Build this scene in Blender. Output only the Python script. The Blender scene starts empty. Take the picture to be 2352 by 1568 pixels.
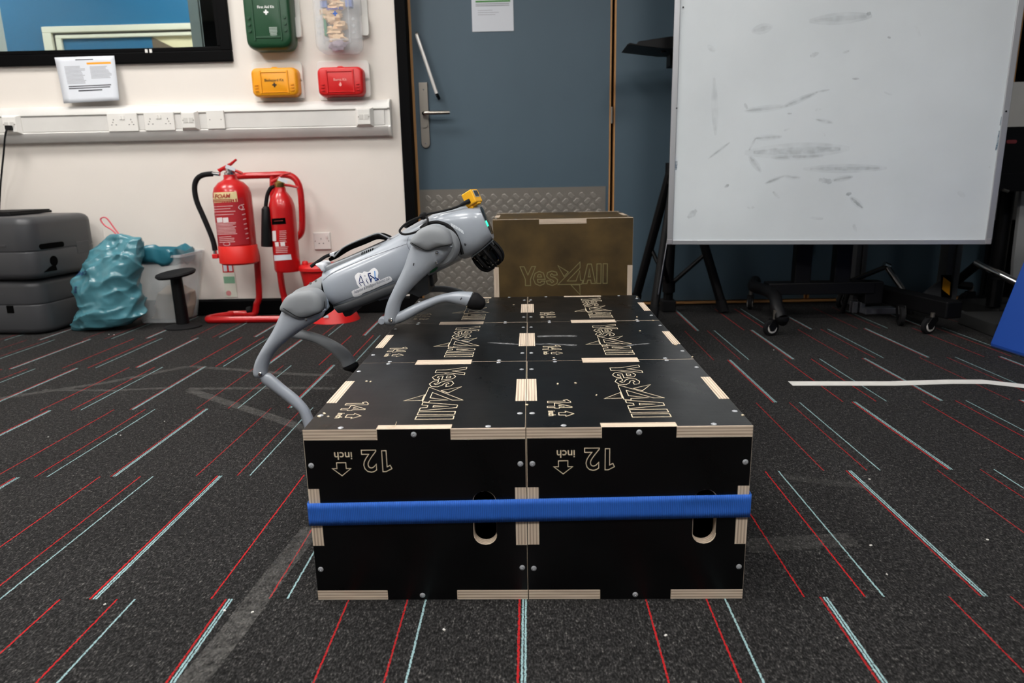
import bpy, bmesh, math, random
from mathutils import Vector, Matrix, noise
from mathutils.bvhtree import BVHTree
from mathutils.geometry import tessellate_polygon
random.seed(7)
sc = bpy.context.scene
COL = sc.collection
V = Vector

# ------------------------------------------------------------------ camera
CAM = V((0.01068, -1.04086, 0.69260))
PITCH, YAW, ROLL, FPX = 0.233529, 0.0285826, -0.0200874, 1606.27
FW = V((-math.sin(YAW)*math.cos(PITCH), math.cos(YAW)*math.cos(PITCH), -math.sin(PITCH)))
_r = V((math.cos(YAW), math.sin(YAW), 0)); _u = _r.cross(FW)
RT = _r*math.cos(ROLL) + _u*math.sin(ROLL)
UP = -_r*math.sin(ROLL) + _u*math.cos(ROLL)
cd = bpy.data.cameras.new('camera'); cam = bpy.data.objects.new('camera', cd); COL.objects.link(cam)
cd.sensor_fit = 'HORIZONTAL'; cd.sensor_width = 36; cd.lens = FPX/2352*36
cd.clip_start = .02; cd.clip_end = 60
cam.matrix_world = Matrix(((RT.x, UP.x, -FW.x, CAM.x), (RT.y, UP.y, -FW.y, CAM.y), (RT.z, UP.z, -FW.z, CAM.z), (0, 0, 0, 1)))
cd.dof.use_dof = True; cd.dof.focus_distance = 1.55; cd.dof.aperture_fstop = 5.0
sc.camera = cam

# ------------------------------------------------------------------ world, exposure
w = bpy.data.worlds.new('world'); sc.world = w; w.use_nodes = True
w.node_tree.nodes['Background'].inputs[0].default_value = (.8, .9, 1, 1)
w.node_tree.nodes['Background'].inputs[1].default_value = .15
sc.view_settings.view_transform = 'Standard'; sc.view_settings.look = 'None'
sc.view_settings.exposure = 0.22; sc.view_settings.gamma = 1; sc.view_settings.use_curve_mapping = False
sc.cycles.use_denoising = True
CEIL = 2.75
LIGHTS = [(-2.5, 1.5, 1.05), (-1.3, 1.5, .75), (-2.3, .0, .9), (-.75, .0, .8), (.8, .0, .8), (-.75, -1.5, 1.25), (.8, -1.5, 1.2), (2.35, -1.5, .35), (-2.3, -1.5, 1.0)]
LIGHT_STRENGTH = 26.0

# ------------------------------------------------------------------ helpers
def ray(px, py): return FW + RT*((px-1176)/FPX) - UP*((py-784)/FPX)
def hit(px, py, p0, n):
    d = ray(px, py); return CAM + d*((p0-CAM).dot(n)/d.dot(n))
def P(px, py, Y): return hit(px, py, V((0, Y, 0)), V((0, 1, 0)))          # point on the upright plane y=Y
def FL(px, py, z=0.): return hit(px, py, V((0, 0, z)), V((0, 0, 1)))        # point on the level plane z
WA = .0115                                                                  # the back wall is turned a little
WMAT = Matrix.Translation((0, 2.622, 0)) @ Matrix.Rotation(WA, 4, 'Z')
WINV = WMAT.inverted()
def W(px, py, d=0.):                                                        # wall frame: (along, -out, up)
    p = hit(px, py, WMAT @ V((0, -d, 0)), V((math.sin(WA), -math.cos(WA), 0)))
    return WINV @ p
MATS = {}
def lin(h):
    h = h.lstrip('#'); c = [int(h[i:i+2], 16)/255 for i in (0, 2, 4)]
    return [x/12.92 if x <= .04045 else ((x+.055)/1.055)**2.4 for x in c] + [1]
def nt(m):
    m.use_nodes = True; t = m.node_tree; return t, t.nodes['Principled BSDF']
def mat(name, col, rough=.5, metal=0, spec=.5, bump=0, bs=200, var=0, vs=6, trans=0, emit=None, es=0, coat=0, alpha=1, stretch=None):
    if name in MATS: return MATS[name]
    m = bpy.data.materials.new(name); t, b = nt(m); I = b.inputs
    I['Base Color'].default_value = lin(col); I['Roughness'].default_value = rough; I['Metallic'].default_value = metal
    I['Specular IOR Level'].default_value = spec; I['Transmission Weight'].default_value = trans; I['Coat Weight'].default_value = coat
    I['Alpha'].default_value = alpha
    if emit: I['Emission Color'].default_value = lin(emit); I['Emission Strength'].default_value = es
    if bump or var:
        tc = t.nodes.new('ShaderNodeTexCoord'); src = tc.outputs['Object']
        if stretch:
            mp = t.nodes.new('ShaderNodeMapping'); mp.inputs['Scale'].default_value = stretch; t.links.new(src, mp.inputs[0]); src = mp.outputs[0]
    if bump:
        n = t.nodes.new('ShaderNodeTexNoise'); n.inputs['Scale'].default_value = bs; n.inputs['Detail'].default_value = 3; t.links.new(src, n.inputs['Vector'])
        bp = t.nodes.new('ShaderNodeBump'); bp.inputs['Strength'].default_value = bump; bp.inputs['Distance'].default_value = .002
        t.links.new(n.outputs['Fac'], bp.inputs['Height']); t.links.new(bp.outputs[0], I['Normal'])
    if var:
        n = t.nodes.new('ShaderNodeTexNoise'); n.inputs['Scale'].default_value = vs; n.inputs['Detail'].default_value = 5; t.links.new(src, n.inputs['Vector'])
        r = t.nodes.new('ShaderNodeMapRange'); r.inputs[1].default_value = .3; r.inputs[2].default_value = .7
        r.inputs[3].default_value = 1-var; r.inputs[4].default_value = 1+var*.5; t.links.new(n.outputs['Fac'], r.inputs[0])
        mx = t.nodes.new('ShaderNodeVectorMath'); mx.operation = 'SCALE'; mx.inputs[0].default_value = lin(col)[:3]
        t.links.new(r.outputs[0], mx.inputs['Scale']); t.links.new(mx.outputs[0], I['Base Color'])
    MATS[name] = m; return m

WMS = {}                                                                    # world matrices of what has been built
def link(o, parent=None, m=None):
    COL.objects.link(o)
    if parent: o.parent = parent
    WMS[o] = (WMS[parent] if parent else Matrix()) @ (m if m else Matrix())
    if m: o.matrix_local = m
    return o
def tag(o, label=None, cat=None, group=None, kind=None):
    if label: o['label'] = label
    if cat: o['category'] = cat
    if group: o['group'] = group
    if kind: o['kind'] = kind
    return o
def thing(name, label, cat, loc=(0, 0, 0), rz=0, group=None, kind=None):
    o = bpy.data.objects.new(name, None); o.empty_display_size = .05
    link(o, None, Matrix.Translation(loc) @ Matrix.Rotation(rz, 4, 'Z')); return tag(o, label, cat, group, kind)

class MB:
    def __init__(s): s.v = []; s.f = []; s.mi = []
    def add(s, vs, fs, mi=0):
        k = len(s.v); s.v += [V(a) for a in vs]; s.f += [[i+k for i in f] for f in fs]; s.mi += [mi]*len(fs); return s
    def box(s, a, b, mi=0, m=None):
        x0, y0, z0 = a; x1, y1, z1 = b
        vs = [V(q) for q in ((x0,y0,z0),(x1,y0,z0),(x1,y1,z0),(x0,y1,z0),(x0,y0,z1),(x1,y0,z1),(x1,y1,z1),(x0,y1,z1))]
        if m: vs = [m @ q for q in vs]
        return s.add(vs, [(3,2,1,0),(4,5,6,7),(0,1,5,4),(1,2,6,5),(2,3,7,6),(3,0,4,7)], mi)
    def cbox(s, c, size, m=None, mi=0):
        h = V(size)/2; mm = Matrix.Translation(c) @ (m if m else Matrix()); return s.box(-h, h, mi, mm)
    def rings(s, R, cap0=True, cap1=True, closed=False, mi=0):
        n = len(R[0]); vs = [q for r in R for q in r]; fs = []
        L = len(R); top = L if closed else L-1
        for i in range(top):
            j = (i+1) % L
            for k in range(n): fs.append((i*n+k, i*n+(k+1) % n, j*n+(k+1) % n, j*n+k))
        if not closed:
            if cap0: fs.append(tuple(range(n))[::-1])
            if cap1: fs.append(tuple((L-1)*n+k for k in range(n)))
        return s.add(vs, fs, mi)
    def tube(s, pts, r, n=10, closed=False, mi=0):
        pts = [V(p) for p in pts]; L = len(pts); rs = r if isinstance(r, (list, tuple)) else [r]*L
        R = []; prev = None
        for i, p in enumerate(pts):
            a = pts[i-1] if (i or closed) else p; b = pts[(i+1) % L] if (i < L-1 or closed) else p
            t = (b-a).normalized()
            if prev is None:
                x = t.cross(V((0, 0, 1)) if abs(t.z) < .9 else V((1, 0, 0))).normalized()
            else:
                x = (prev - t*prev.dot(t)).normalized()
            prev = x; y = t.cross(x)
            R.append([p + (x*math.cos(q) + y*math.sin(q))*rs[i] for q in (2*math.pi*k/n for k in range(n))])
        return s.rings(R, closed=closed, mi=mi)
    def lathe(s, prof, o=(0, 0, 0), axis=(0, 0, 1), n=28, mi=0):
        ax = V(axis).normalized(); x = ax.cross(V((0, 1, 0)) if abs(ax.y) < .9 else V((1, 0, 0))).normalized(); y = ax.cross(x); o = V(o)
        R = [[o + ax*h + (x*math.cos(q)+y*math.sin(q))*max(r, 1e-5) for q in (2*math.pi*k/n for k in range(n))] for r, h in prof]
        return s.rings(R, mi=mi)
    def prism(s, outer, d0, d1, f=None, holes=(), mi=0, em=None):
        """polygon with holes in 2D, extruded from d0 to d1; f maps (x,y,d) to 3D; em = material index of the edges"""
        f = f or (lambda x, y, d: V((x, y, d))); em = mi if em is None else em
        loops = [list(outer)] + [list(h) for h in holes]
        area = lambda l: sum(l[i-1][0]*l[i][1]-l[i][0]*l[i-1][1] for i in range(len(l)))
        if area(loops[0]) < 0: loops[0].reverse()
        for h in loops[1:]:
            if area(h) > 0: h.reverse()
        tri = tessellate_polygon([[V((a, b, 0)) for a, b in l] for l in loops])
        flat = [q for l in loops for q in l]; n = len(flat)
        vs = [f(a, b, d0) for a, b in flat] + [f(a, b, d1) for a, b in flat]
        ff = []
        for t in tri:
            (x0, y0), (x1, y1), (x2, y2) = (flat[i] for i in t)
            if (x1-x0)*(y2-y0)-(x2-x0)*(y1-y0) < 0: t = t[::-1]
            ff.append(tuple(i+n for i in t)); ff.append(tuple(t)[::-1])
        s.add(vs, ff, mi)
        es = []; k = 0
        for l in loops:
            m = len(l)
            for i in range(m): a, b = k+i, k+(i+1) % m; es.append((a, b, b+n, a+n))
            k += m
        return s.add(vs, es, em)
    def build(s, name, mats, parent=None, xf=None, local=False, smooth=30, bevel=0, seg=2, sub=0, solid=0, m=None):
        """vertices are world coordinates (or xf-space, or local ones); m = the object's own matrix under its parent (vertices then local)"""
        vs = s.v
        if xf: vs = [xf @ q for q in vs]
        if parent and not local and m is None:
            inv = WMS[parent].inverted(); vs = [inv @ q for q in vs]
        me = bpy.data.meshes.new(name); me.from_pydata([q[:] for q in vs], [], s.f)
        for q in (mats if isinstance(mats, (list, tuple)) else [mats]): me.materials.append(q)
        me.polygons.foreach_set('material_index', s.mi)
        bm = bmesh.new(); bm.from_mesh(me); bmesh.ops.remove_doubles(bm, verts=bm.verts, dist=1e-6); bmesh.ops.recalc_face_normals(bm, faces=bm.faces); bm.to_mesh(me); bm.free()
        if smooth:
            me.polygons.foreach_set('use_smooth', [True]*len(me.polygons)); me.set_sharp_from_angle(angle=math.radians(smooth))
        me.update(); o = bpy.data.objects.new(name, me); link(o, parent, m)
        if bevel:
            q = o.modifiers.new('bevel', 'BEVEL'); q.width = bevel; q.segments = seg; q.limit_method = 'ANGLE'; q.angle_limit = math.radians(30)
            if smooth: me.set_sharp_from_angle(angle=math.radians(180))
            if smooth: q.harden_normals = True
        if sub:
            q = o.modifiers.new('sub', 'SUBSURF'); q.levels = q.render_levels = sub
        if solid:
            q = o.modifiers.new('solid', 'SOLIDIFY'); q.thickness = solid; q.offset = 0
        return o
def bvh_of(*mbs):
    v = []; f = []
    for b in mbs:
        k = len(v); v += b.v; f += [[i+k for i in q] for q in b.f]
    return BVHTree.FromPolygons(v, f)
def surf(bvh, px, py, off=.001):
    d = ray(px, py).normalized(); p, n, i, dist = bvh.ray_cast(CAM, d)
    if p is None: return None
    if n.dot(d) > 0: n = -n
    return p + n*off
def smooth_path(pts, k=6, closed=False):
    pts = [V(p) for p in pts]; L = len(pts); out = []
    rng = range(L) if closed else range(L-1)
    for i in rng:
        p0 = pts[i-1] if (i or closed) else pts[i]; p1 = pts[i]; p2 = pts[(i+1) % L]; p3 = pts[(i+2) % L] if (closed or i+2 < L) else p2
        for j in range(k):
            t = j/k; out.append(.5*((2*p1)+(p2-p0)*t+(2*p0-5*p1+4*p2-p3)*t*t+(-p0+3*p1-3*p2+p3)*t**3))
    if not closed: out.append(pts[-1])
    return out
def arc(cx, cy, rx, ry, a0, a1, n=8): return [(cx+rx*math.cos(math.radians(a0+(a1-a0)*i/n)), cy+ry*math.sin(math.radians(a0+(a1-a0)*i/n))) for i in range(n+1)]
def rrect(x0, y0, x1, y1, r, n=4):
    return arc(x1-r, y1-r, r, r, 0, 90, n)+arc(x0+r, y1-r, r, r, 90, 180, n)+arc(x0+r, y0+r, r, r, 180, 270, n)+arc(x1-r, y0+r, r, r, 270, 360, n)
TXT = {}
def text_geo(body, offset=0.):
    """triangulated flat text: verts (x,y), faces; cap height about 0.7 of size 1"""
    k = (body, offset)
    if k in TXT: return TXT[k]
    cu = bpy.data.curves.new('txt', 'FONT'); cu.body = body; cu.size = 1; cu.resolution_u = 3; cu.offset = offset
    o = bpy.data.objects.new('txt', cu); COL.objects.link(o)
    me = bpy.data.meshes.new_from_object(o.evaluated_get(bpy.context.evaluated_depsgraph_get()))
    r = ([(q.co.x, q.co.y) for q in me.vertices], [tuple(p.vertices) for p in me.polygons])
    bpy.data.objects.remove(o); bpy.data.curves.remove(cu); bpy.data.meshes.remove(me)
    TXT[k] = r; return r
def text_loops(body, offset=0.):
    vs, fs = text_geo(body, offset); cnt = {}
    for f in fs:
        for i in range(len(f)):
            a, b = f[i-1], f[i]
            if (b, a) in cnt: del cnt[(b, a)]
            else: cnt[(a, b)] = 1
    nx = {}
    # merge coincident vertices first
    key = lambda i: (round(vs[i][0], 4), round(vs[i][1], 4))
    cnt2 = {}
    for f in fs:
        for i in range(len(f)):
            a, b = key(f[i-1]), key(f[i])
            if (b, a) in cnt2: del cnt2[(b, a)]
            else: cnt2[(a, b)] = 1
    for a, b in cnt2: nx.setdefault(a, []).append(b)
    loops = []
    while nx:
        a = next(iter(nx)); l = [a]; c = a
        while True:
            if c not in nx: break
            b = nx[c].pop()
            if not nx[c]: del nx[c]
            if b == l[0]: break
            l.append(b); c = b
        if len(l) > 2: loops.append(l)
    return loops
def ribbons(mb, loops, width, f, h0=0., h1=.0004, closed=True):
    """thin raised strips following 2D polylines; f maps (x,y,h) to 3D"""
    for l in loops:
        l = [V((a, b)) for a, b in l]; n = len(l); A = []; B = []
        for i in range(n):
            p = l[i]; a = l[i-1] if (i or closed) else p; b = l[(i+1) % n] if (closed or i < n-1) else p
            d0 = (p-a); d1 = (b-p)
            if d0.length < 1e-7: d0 = d1
            if d1.length < 1e-7: d1 = d0
            d0.normalize(); d1.normalize(); t = (d0+d1)
            if t.length < 1e-4: t = V((-d0.y, d0.x))
            t.normalize(); nn = V((-t.y, t.x)); c = max(.5, abs(nn.dot(V((-d0.y, d0.x)))))
            A.append(p+nn*width/2/c); B.append(p-nn*width/2/c)
        vs = []
        for i in range(n): vs += [f(A[i].x, A[i].y, h0), f(A[i].x, A[i].y, h1), f(B[i].x, B[i].y, h1), f(B[i].x, B[i].y, h0)]
        fs = []
        for i in range(n if closed else n-1):
            j = (i+1) % n
            for q in range(3): fs.append((i*4+q, j*4+q, j*4+q+1, i*4+q+1))
        mb.add(vs, fs)
def decal_quad(bvh, c, nx, ny, off=.0008):
    nx *= 2; off *= 1.4
    """c = four picture corners tl,tr,br,bl laid onto a surface"""
    mb = MB(); c = [V(q) for q in c]; g = []
    for j in range(ny+1):
        for i in range(nx+1):
            s, t = i/nx, j/ny; q = (c[0]*(1-s)+c[1]*s)*(1-t)+(c[3]*(1-s)+c[2]*s)*t; g.append(surf(bvh, q.x, q.y, off))
    fs = []
    for j in range(ny):
        for i in range(nx):
            f = (j*(nx+1)+i, j*(nx+1)+i+1, (j+1)*(nx+1)+i+1, (j+1)*(nx+1)+i)
            if all(g[k] is not None for k in f): fs.append(f)
    mb.add([q if q is not None else V((0, 0, 0)) for q in g], fs); mb.clean = True
    used = sorted({i for f in mb.f for i in f}); mp = {k: i for i, k in enumerate(used)}
    mb.v = [mb.v[i] for i in used]; mb.f = [[mp[i] for i in f] for f in mb.f]
    return mb
def decal_text(mb, bvh, body, org, dx, dy, off=.0012, offset=0.):
    """dx, dy: picture vectors of one text unit along and up"""
    vs, fs = text_geo(body, offset); g = [surf(bvh, org[0]+a*dx[0]+b*dy[0], org[1]+a*dx[1]+b*dy[1], off) for a, b in vs]
    fs = [f for f in fs if all(g[i] is not None for i in f)]
    used = sorted({i for f in fs for i in f}); mp = {k: i for i, k in enumerate(used)}
    return mb.add([g[i] for i in used], [[mp[i] for i in f] for f in fs])
def decal_poly(mb, bvh, poly, off=.0009, fine=3):
    tri = tessellate_polygon([[V((a, b, 0)) for a, b in poly]])
    bm = bmesh.new(); vv = [bm.verts.new((a, b, 0)) for a, b in poly]
    for t in tri:
        try: bm.faces.new([vv[i] for i in t])
        except ValueError: pass
    for _ in range(fine): 
        e = [q for q in bm.edges if q.calc_length() > 6]
        if not e: break
        bmesh.ops.subdivide_edges(bm, edges=e, cuts=1); bmesh.ops.triangulate(bm, faces=bm.faces)
    bm.verts.index_update(); g = [surf(bvh, q.co.x, q.co.y, off) for q in bm.verts]
    fs = [[q.index for q in f.verts] for f in bm.faces]; bm.free()
    fs = [f for f in fs if all(g[i] is not None for i in f)]
    used = sorted({i for f in fs for i in f}); mp = {k: i for i, k in enumerate(used)}
    return mb.add([g[i] for i in used], [[mp[i] for i in f] for f in fs])
def flat_text(mb, body, f, size, offset=0., h=.0004):
    """text laid flat; f maps (a,b,h) to 3D with a along, b up"""
    vs, fs = text_geo(body, offset); return mb.add([f(a*size, b*size, h) for a, b in vs], fs)
def copy_tree(o, parent=None):
    c = o.copy(); link(c, parent, o.matrix_local.copy() if parent else None)
    for ch in KIDS.get(o, []): KIDS.setdefault(c, []).append(copy_tree(ch, c))
    return c
KIDS = {}

# ------------------------------------------------------------------ materials
M_wall = mat('wall_paint', '#e8e1d9', .7, bump=.08, bs=300, var=.03, vs=2)
M_ceil = mat('ceiling_tile', '#d8d8d4', .8, bump=.1, bs=150)
M_black = mat('black_paint', '#050506', .6, spec=.07, bump=.05, bs=150)
M_blackp = mat('black_plastic', '#08080a', .5, spec=.25, bump=.05, bs=300)
M_door = mat('door_laminate', '#475b68', .55, bump=.05, bs=500, var=.04, vs=3)
M_wood = mat('oak_edge', '#c08d55', .5, var=.25, vs=12, stretch=(30, 30, 1))
M_steel = mat('brushed_steel', '#9a948c', .35, .9, bump=.05, bs=400)
M_chrome = mat('chrome', '#d5d5d5', .12, 1)
M_white = mat('white_plastic', '#e9e7e2', .35)
M_white2 = mat('white_plastic_worn', '#dcdad6', .4, var=.06, vs=8)
M_paper = mat('paper', '#d3d7de', .8)
M_ink = mat('grey_ink', '#a0a3a9', .8)
M_inkd = mat('dark_ink', '#2e3036', .8)
M_orange = mat('orange_plastic', '#f0a014', .4, bump=.04, bs=400)
M_red = mat('red_paint', '#c01418', .3, coat=.3)
M_redp = mat('red_plastic', '#d01a1c', .4)
M_green = mat('green_plastic', '#134428', .4, bump=.04, bs=400)
M_teal = mat('teal_polythene', '#4f8794', .22, spec=.7, var=.15, vs=5)
M_grey = mat('grey_case_plastic', '#3f4043', .42, bump=.15, bs=500, var=.06, vs=6)
M_hole = mat('dark_recess', '#030303', .9, spec=.05)
M_alu = mat('aluminium', '#b9bbbf', .4, .6)
M_rubber = mat('black_rubber', '#111113', .75, spec=.25, bump=.1, bs=600)
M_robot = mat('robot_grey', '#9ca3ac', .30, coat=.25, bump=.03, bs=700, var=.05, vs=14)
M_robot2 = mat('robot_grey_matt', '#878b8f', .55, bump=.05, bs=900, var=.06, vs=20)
M_robotd = mat('robot_dark_grey', '#35373a', .5, bump=.05, bs=500)
M_pale = mat('pale_groove', '#e3d3b6', .7, var=.15, vs=60)
M_blue = mat('blue_vinyl', '#1d4ba5', .5, bump=.1, bs=300)
M_yellow = mat('yellow_plastic', '#f2b21c', .4)
M_tape = mat('white_tape', '#dedcd6', .7, var=.08, vs=25)
M_foam = mat('charcoal_foam', '#1b1c1c', .9, bump=.3, bs=300)

def carpet_material():
    m = bpy.data.materials.new('carpet'); t, b = nt(m); N = t.nodes.new; L = t.links.new
    tc = N('ShaderNodeTexCoord'); geo = N('ShaderNodeNewGeometry'); oi = N('ShaderNodeObjectInfo')
    def noise_(sc_, det, src, st=None):
        if st:
            mp = N('ShaderNodeMapping'); mp.inputs['Scale'].default_value = st; L(src, mp.inputs[0]); src = mp.outputs[0]
        n = N('ShaderNodeTexNoise'); n.inputs['Scale'].default_value = sc_; n.inputs['Detail'].default_value = det; n.inputs['Roughness'].default_value = .6; L(src, n.inputs['Vector']); return n.outputs['Fac']
    def math_(op, a, bb, cc=None):
        n = N('ShaderNodeMath'); n.operation = op
        for i, q in enumerate((a, bb, cc)):
            if q is None: continue
            if isinstance(q, (int, float)): n.inputs[i].default_value = q
            else: L(q, n.inputs[i])
        return n.outputs[0]
    def ramp(f, stops):
        r = N('ShaderNodeValToRGB'); e = r.color_ramp.elements
        while len(e) < len(stops): e.new(.5)
        for q, (p, c) in zip(e, stops): q.position = p; q.color = lin(c)
        L(f, r.inputs[0]); return r.outputs[0]
    def mix(f, a, bb):
        n = N('ShaderNodeMix'); n.data_type = 'RGBA'
        L(f, n.inputs[0]) if not isinstance(f, float) else setattr(n.inputs[0], 'default_value', f)
        for q, k in ((a, 6), (bb, 7)):
            if isinstance(q, str): n.inputs[k].default_value = lin(q)
            else: L(q, n.inputs[k])
        return n.outputs[2]
    pos = geo.outputs['Position']
    fine = noise_(330, 2, pos, (1, .5, 1)); mid = noise_(110, 3, pos, (1, .6, 1)); big = noise_(3, 3, pos)
    fsum = math_('ADD', math_('MULTIPLY', fine, .65), math_('MULTIPLY', mid, .35))
    base = ramp(fsum, [(.38, '#080808'), (.5, '#1f1e1e'), (.6, '#393837'), (.74, '#807d78')])
    sep = N('ShaderNodeSeparateXYZ'); L(tc.outputs['Object'], sep.inputs[0])
    wob = math_('MULTIPLY', math_('SUBTRACT', noise_(160, 1, pos), .5), .003)
    x = math_('ADD', sep.outputs['X'], wob)
    def lines(spec):
        o = None
        for c, wd in spec:
            q = math_('COMPARE', x, c, wd); o = q if o is None else math_('MAXIMUM', o, q)
        return o
    red = lines([(-.163, .0017), (.048, .0014), (.148, .0014)])
    teal = lines([(-.1572, .0015), (-.1525, .0015), (.179, .0016)])
    worn = math_('MULTIPLY', math_('ADD', math_('MULTIPLY', oi.outputs['Random'], .5), .5), 1.0)
    yarn = math_('ADD', .35, math_('MULTIPLY', math_('GREATER_THAN', noise_(300, 1, pos), .40), .65))
    redf = math_('MULTIPLY', math_('MULTIPLY', red, worn), yarn); tealf = math_('MULTIPLY', teal, yarn)
    c = mix(redf, base, '#ac1a1e'); c = mix(tealf, c, '#89a7aa')
    bm_ = N('ShaderNodeMapRange'); bm_.inputs[1].default_value = .3; bm_.inputs[2].default_value = .7; bm_.inputs[3].default_value = .85; bm_.inputs[4].default_value = 1.15; L(big, bm_.inputs[0])
    vm = N('ShaderNodeVectorMath'); vm.operation = 'SCALE'; L(c, vm.inputs[0]); L(bm_.outputs[0], vm.inputs['Scale'])
    L(vm.outputs[0], b.inputs['Base Color']); b.inputs['Roughness'].default_value = .95; b.inputs['Specular IOR Level'].default_value = .15; b.inputs['Sheen Weight'].default_value = .02; b.inputs['Sheen Roughness'].default_value = .4
    bp = N('ShaderNodeBump'); bp.inputs['Strength'].default_value = .6; bp.inputs['Distance'].default_value = .003; L(fsum, bp.inputs['Height']); L(bp.outputs[0], b.inputs['Normal'])
    return m
M_carpet = carpet_material()

def film_material(name, col, rough, var):
    m = bpy.data.materials.new(name); t, b = nt(m); N = t.nodes.new; L = t.links.new
    tc = N('ShaderNodeTexCoord'); v = N('ShaderNodeTexVoronoi'); v.feature = 'DISTANCE_TO_EDGE'; v.inputs['Scale'].default_value = 130; v.inputs['Randomness'].default_value = .15
    L(tc.outputs['Object'], v.inputs['Vector'])
    bp = N('ShaderNodeBump'); bp.inputs['Strength'].default_value = .12; bp.inputs['Distance'].default_value = .001; L(v.outputs['Distance'], bp.inputs['Height'])
    n = N('ShaderNodeTexNoise'); n.inputs['Scale'].default_value = 9; n.inputs['Detail'].default_value = 6; L(tc.outputs['Object'], n.inputs['Vector'])
    r = N('ShaderNodeMapRange'); r.inputs[1].default_value = .3; r.inputs[2].default_value = .7; r.inputs[3].default_value = 1-var; r.inputs[4].default_value = 1+var; L(n.outputs['Fac'], r.inputs[0])
    vm = N('ShaderNodeVectorMath'); vm.operation = 'SCALE'; vm.inputs[0].default_value = lin(col)[:3]; L(r.outputs[0], vm.inputs['Scale']); L(vm.outputs[0], b.inputs['Base Color'])
    r2 = N('ShaderNodeMapRange'); r2.inputs[1].default_value = .3; r2.inputs[2].default_value = .7; r2.inputs[3].default_value = rough-.06; r2.inputs[4].default_value = rough+.08; L(n.outputs['Fac'], r2.inputs[0]); L(r2.outputs[0], b.inputs['Roughness'])
    b.inputs['Specular IOR Level'].default_value = .36
    L(bp.outputs[0], b.inputs['Normal']); return m
M_film = film_material('black_film', '#060607', .31, .25)
M_olive = film_material('olive_film', '#473719', .6, .45)
def ply_material():
    m = bpy.data.materials.new('ply_edge'); t, b = nt(m); N = t.nodes.new; L = t.links.new
    tc = N('ShaderNodeTexCoord'); sep = N('ShaderNodeSeparateXYZ'); L(tc.outputs['Object'], sep.inputs[0])
    def math_(op, a, bb):
        n = N('ShaderNodeMath'); n.operation = op
        for i, q in enumerate((a, bb)):
            if isinstance(q, (int, float)): n.inputs[i].default_value = q
            else: L(q, n.inputs[i])
        return n.outputs[0]
    mp = N('ShaderNodeMapping'); mp.inputs['Scale'].default_value = (8, 8, 350); L(tc.outputs['Object'], mp.inputs[0])
    n = N('ShaderNodeTexNoise'); n.inputs['Scale'].default_value = 1; n.inputs['Detail'].default_value = 4; L(mp.outputs[0], n.inputs['Vector'])
    lay = math_('MULTIPLY', math_('ADD', math_('SINE', math_('MULTIPLY', sep.outputs['Z'], 2*math.pi/.0052), 0), 1), .5)
    f = math_('ADD', math_('MULTIPLY', lay, .30), math_('MULTIPLY', n.outputs['Fac'], .6))
    r = N('ShaderNodeValToRGB'); e = r.color_ramp.elements
    e[0].position = .25; e[0].color = lin('#a08c7a'); e[1].position = .72; e[1].color = lin('#ead9c3'); L(f, r.inputs[0])
    L(r.outputs[0], b.inputs['Base Color']); b.inputs['Roughness'].default_value = .65; return m
M_ply = ply_material()
def glass_material(name, tint, rough=.02, refl=.5):
    m = bpy.data.materials.new(name); m.use_nodes = True; t = m.node_tree; N = t.nodes.new; L = t.links.new
    t.nodes.remove(t.nodes['Principled BSDF']); out = t.nodes['Material Output']
    tr = N('ShaderNodeBsdfTransparent'); tr.inputs[0].default_value = lin(tint); gl = N('ShaderNodeBsdfGlossy'); gl.inputs['Roughness'].default_value = rough
    fr = N('ShaderNodeFresnel'); fr.inputs[0].default_value = 1.45; mx = N('ShaderNodeMixShader')
    L(fr.outputs[0], mx.inputs[0]); L(tr.outputs[0], mx.inputs[1]); L(gl.outputs[0], mx.inputs[2]); L(mx.outputs[0], out.inputs[0]); return m
M_glass = glass_material('window_glass', '#e6eef0')
def translucent_material(name, col, alpha, rough=.3):
    m = bpy.data.materials.new(name); t, b = nt(m)
    b.inputs['Base Color'].default_value = lin(col); b.inputs['Roughness'].default_value = rough; b.inputs['Alpha'].default_value = alpha; return m
M_frost = translucent_material('frosted_plastic', '#e6e8ea', .22)
M_frost2 = translucent_material('clear_bin_plastic', '#d8dcde', .30)
M_resid = None
def residue_material(name, col, amount, s1=60, s2=350):
    m = bpy.data.materials.new(name); t, b = nt(m); N = t.nodes.new; L = t.links.new
    tc = N('ShaderNodeTexCoord'); n = N('ShaderNodeTexNoise'); n.inputs['Scale'].default_value = s1; n.inputs['Detail'].default_value = 4; L(tc.outputs['Object'], n.inputs['Vector'])
    n2 = N('ShaderNodeTexNoise'); n2.inputs['Scale'].default_value = s2; L(tc.outputs['Object'], n2.inputs['Vector'])
    ad = N('ShaderNodeMath'); ad.operation = 'MULTIPLY'; L(n.outputs['Fac'], ad.inputs[0]); L(n2.outputs['Fac'], ad.inputs[1])
    r = N('ShaderNodeMapRange'); r.inputs[1].default_value = .12; r.inputs[2].default_value = .4; r.inputs[3].default_value = 0; r.inputs[4].default_value = amount; L(ad.outputs[0], r.inputs[0])
    b.inputs['Base Color'].default_value = lin(col); b.inputs['Roughness'].default_value = .9; L(r.outputs[0], b.inputs['Alpha']); return m
M_resid = residue_material('tape_residue', '#6d6b68', .52)
M_smudge = residue_material('marker_smudge', '#6d7478', .5)

exec_parts = []

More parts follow.
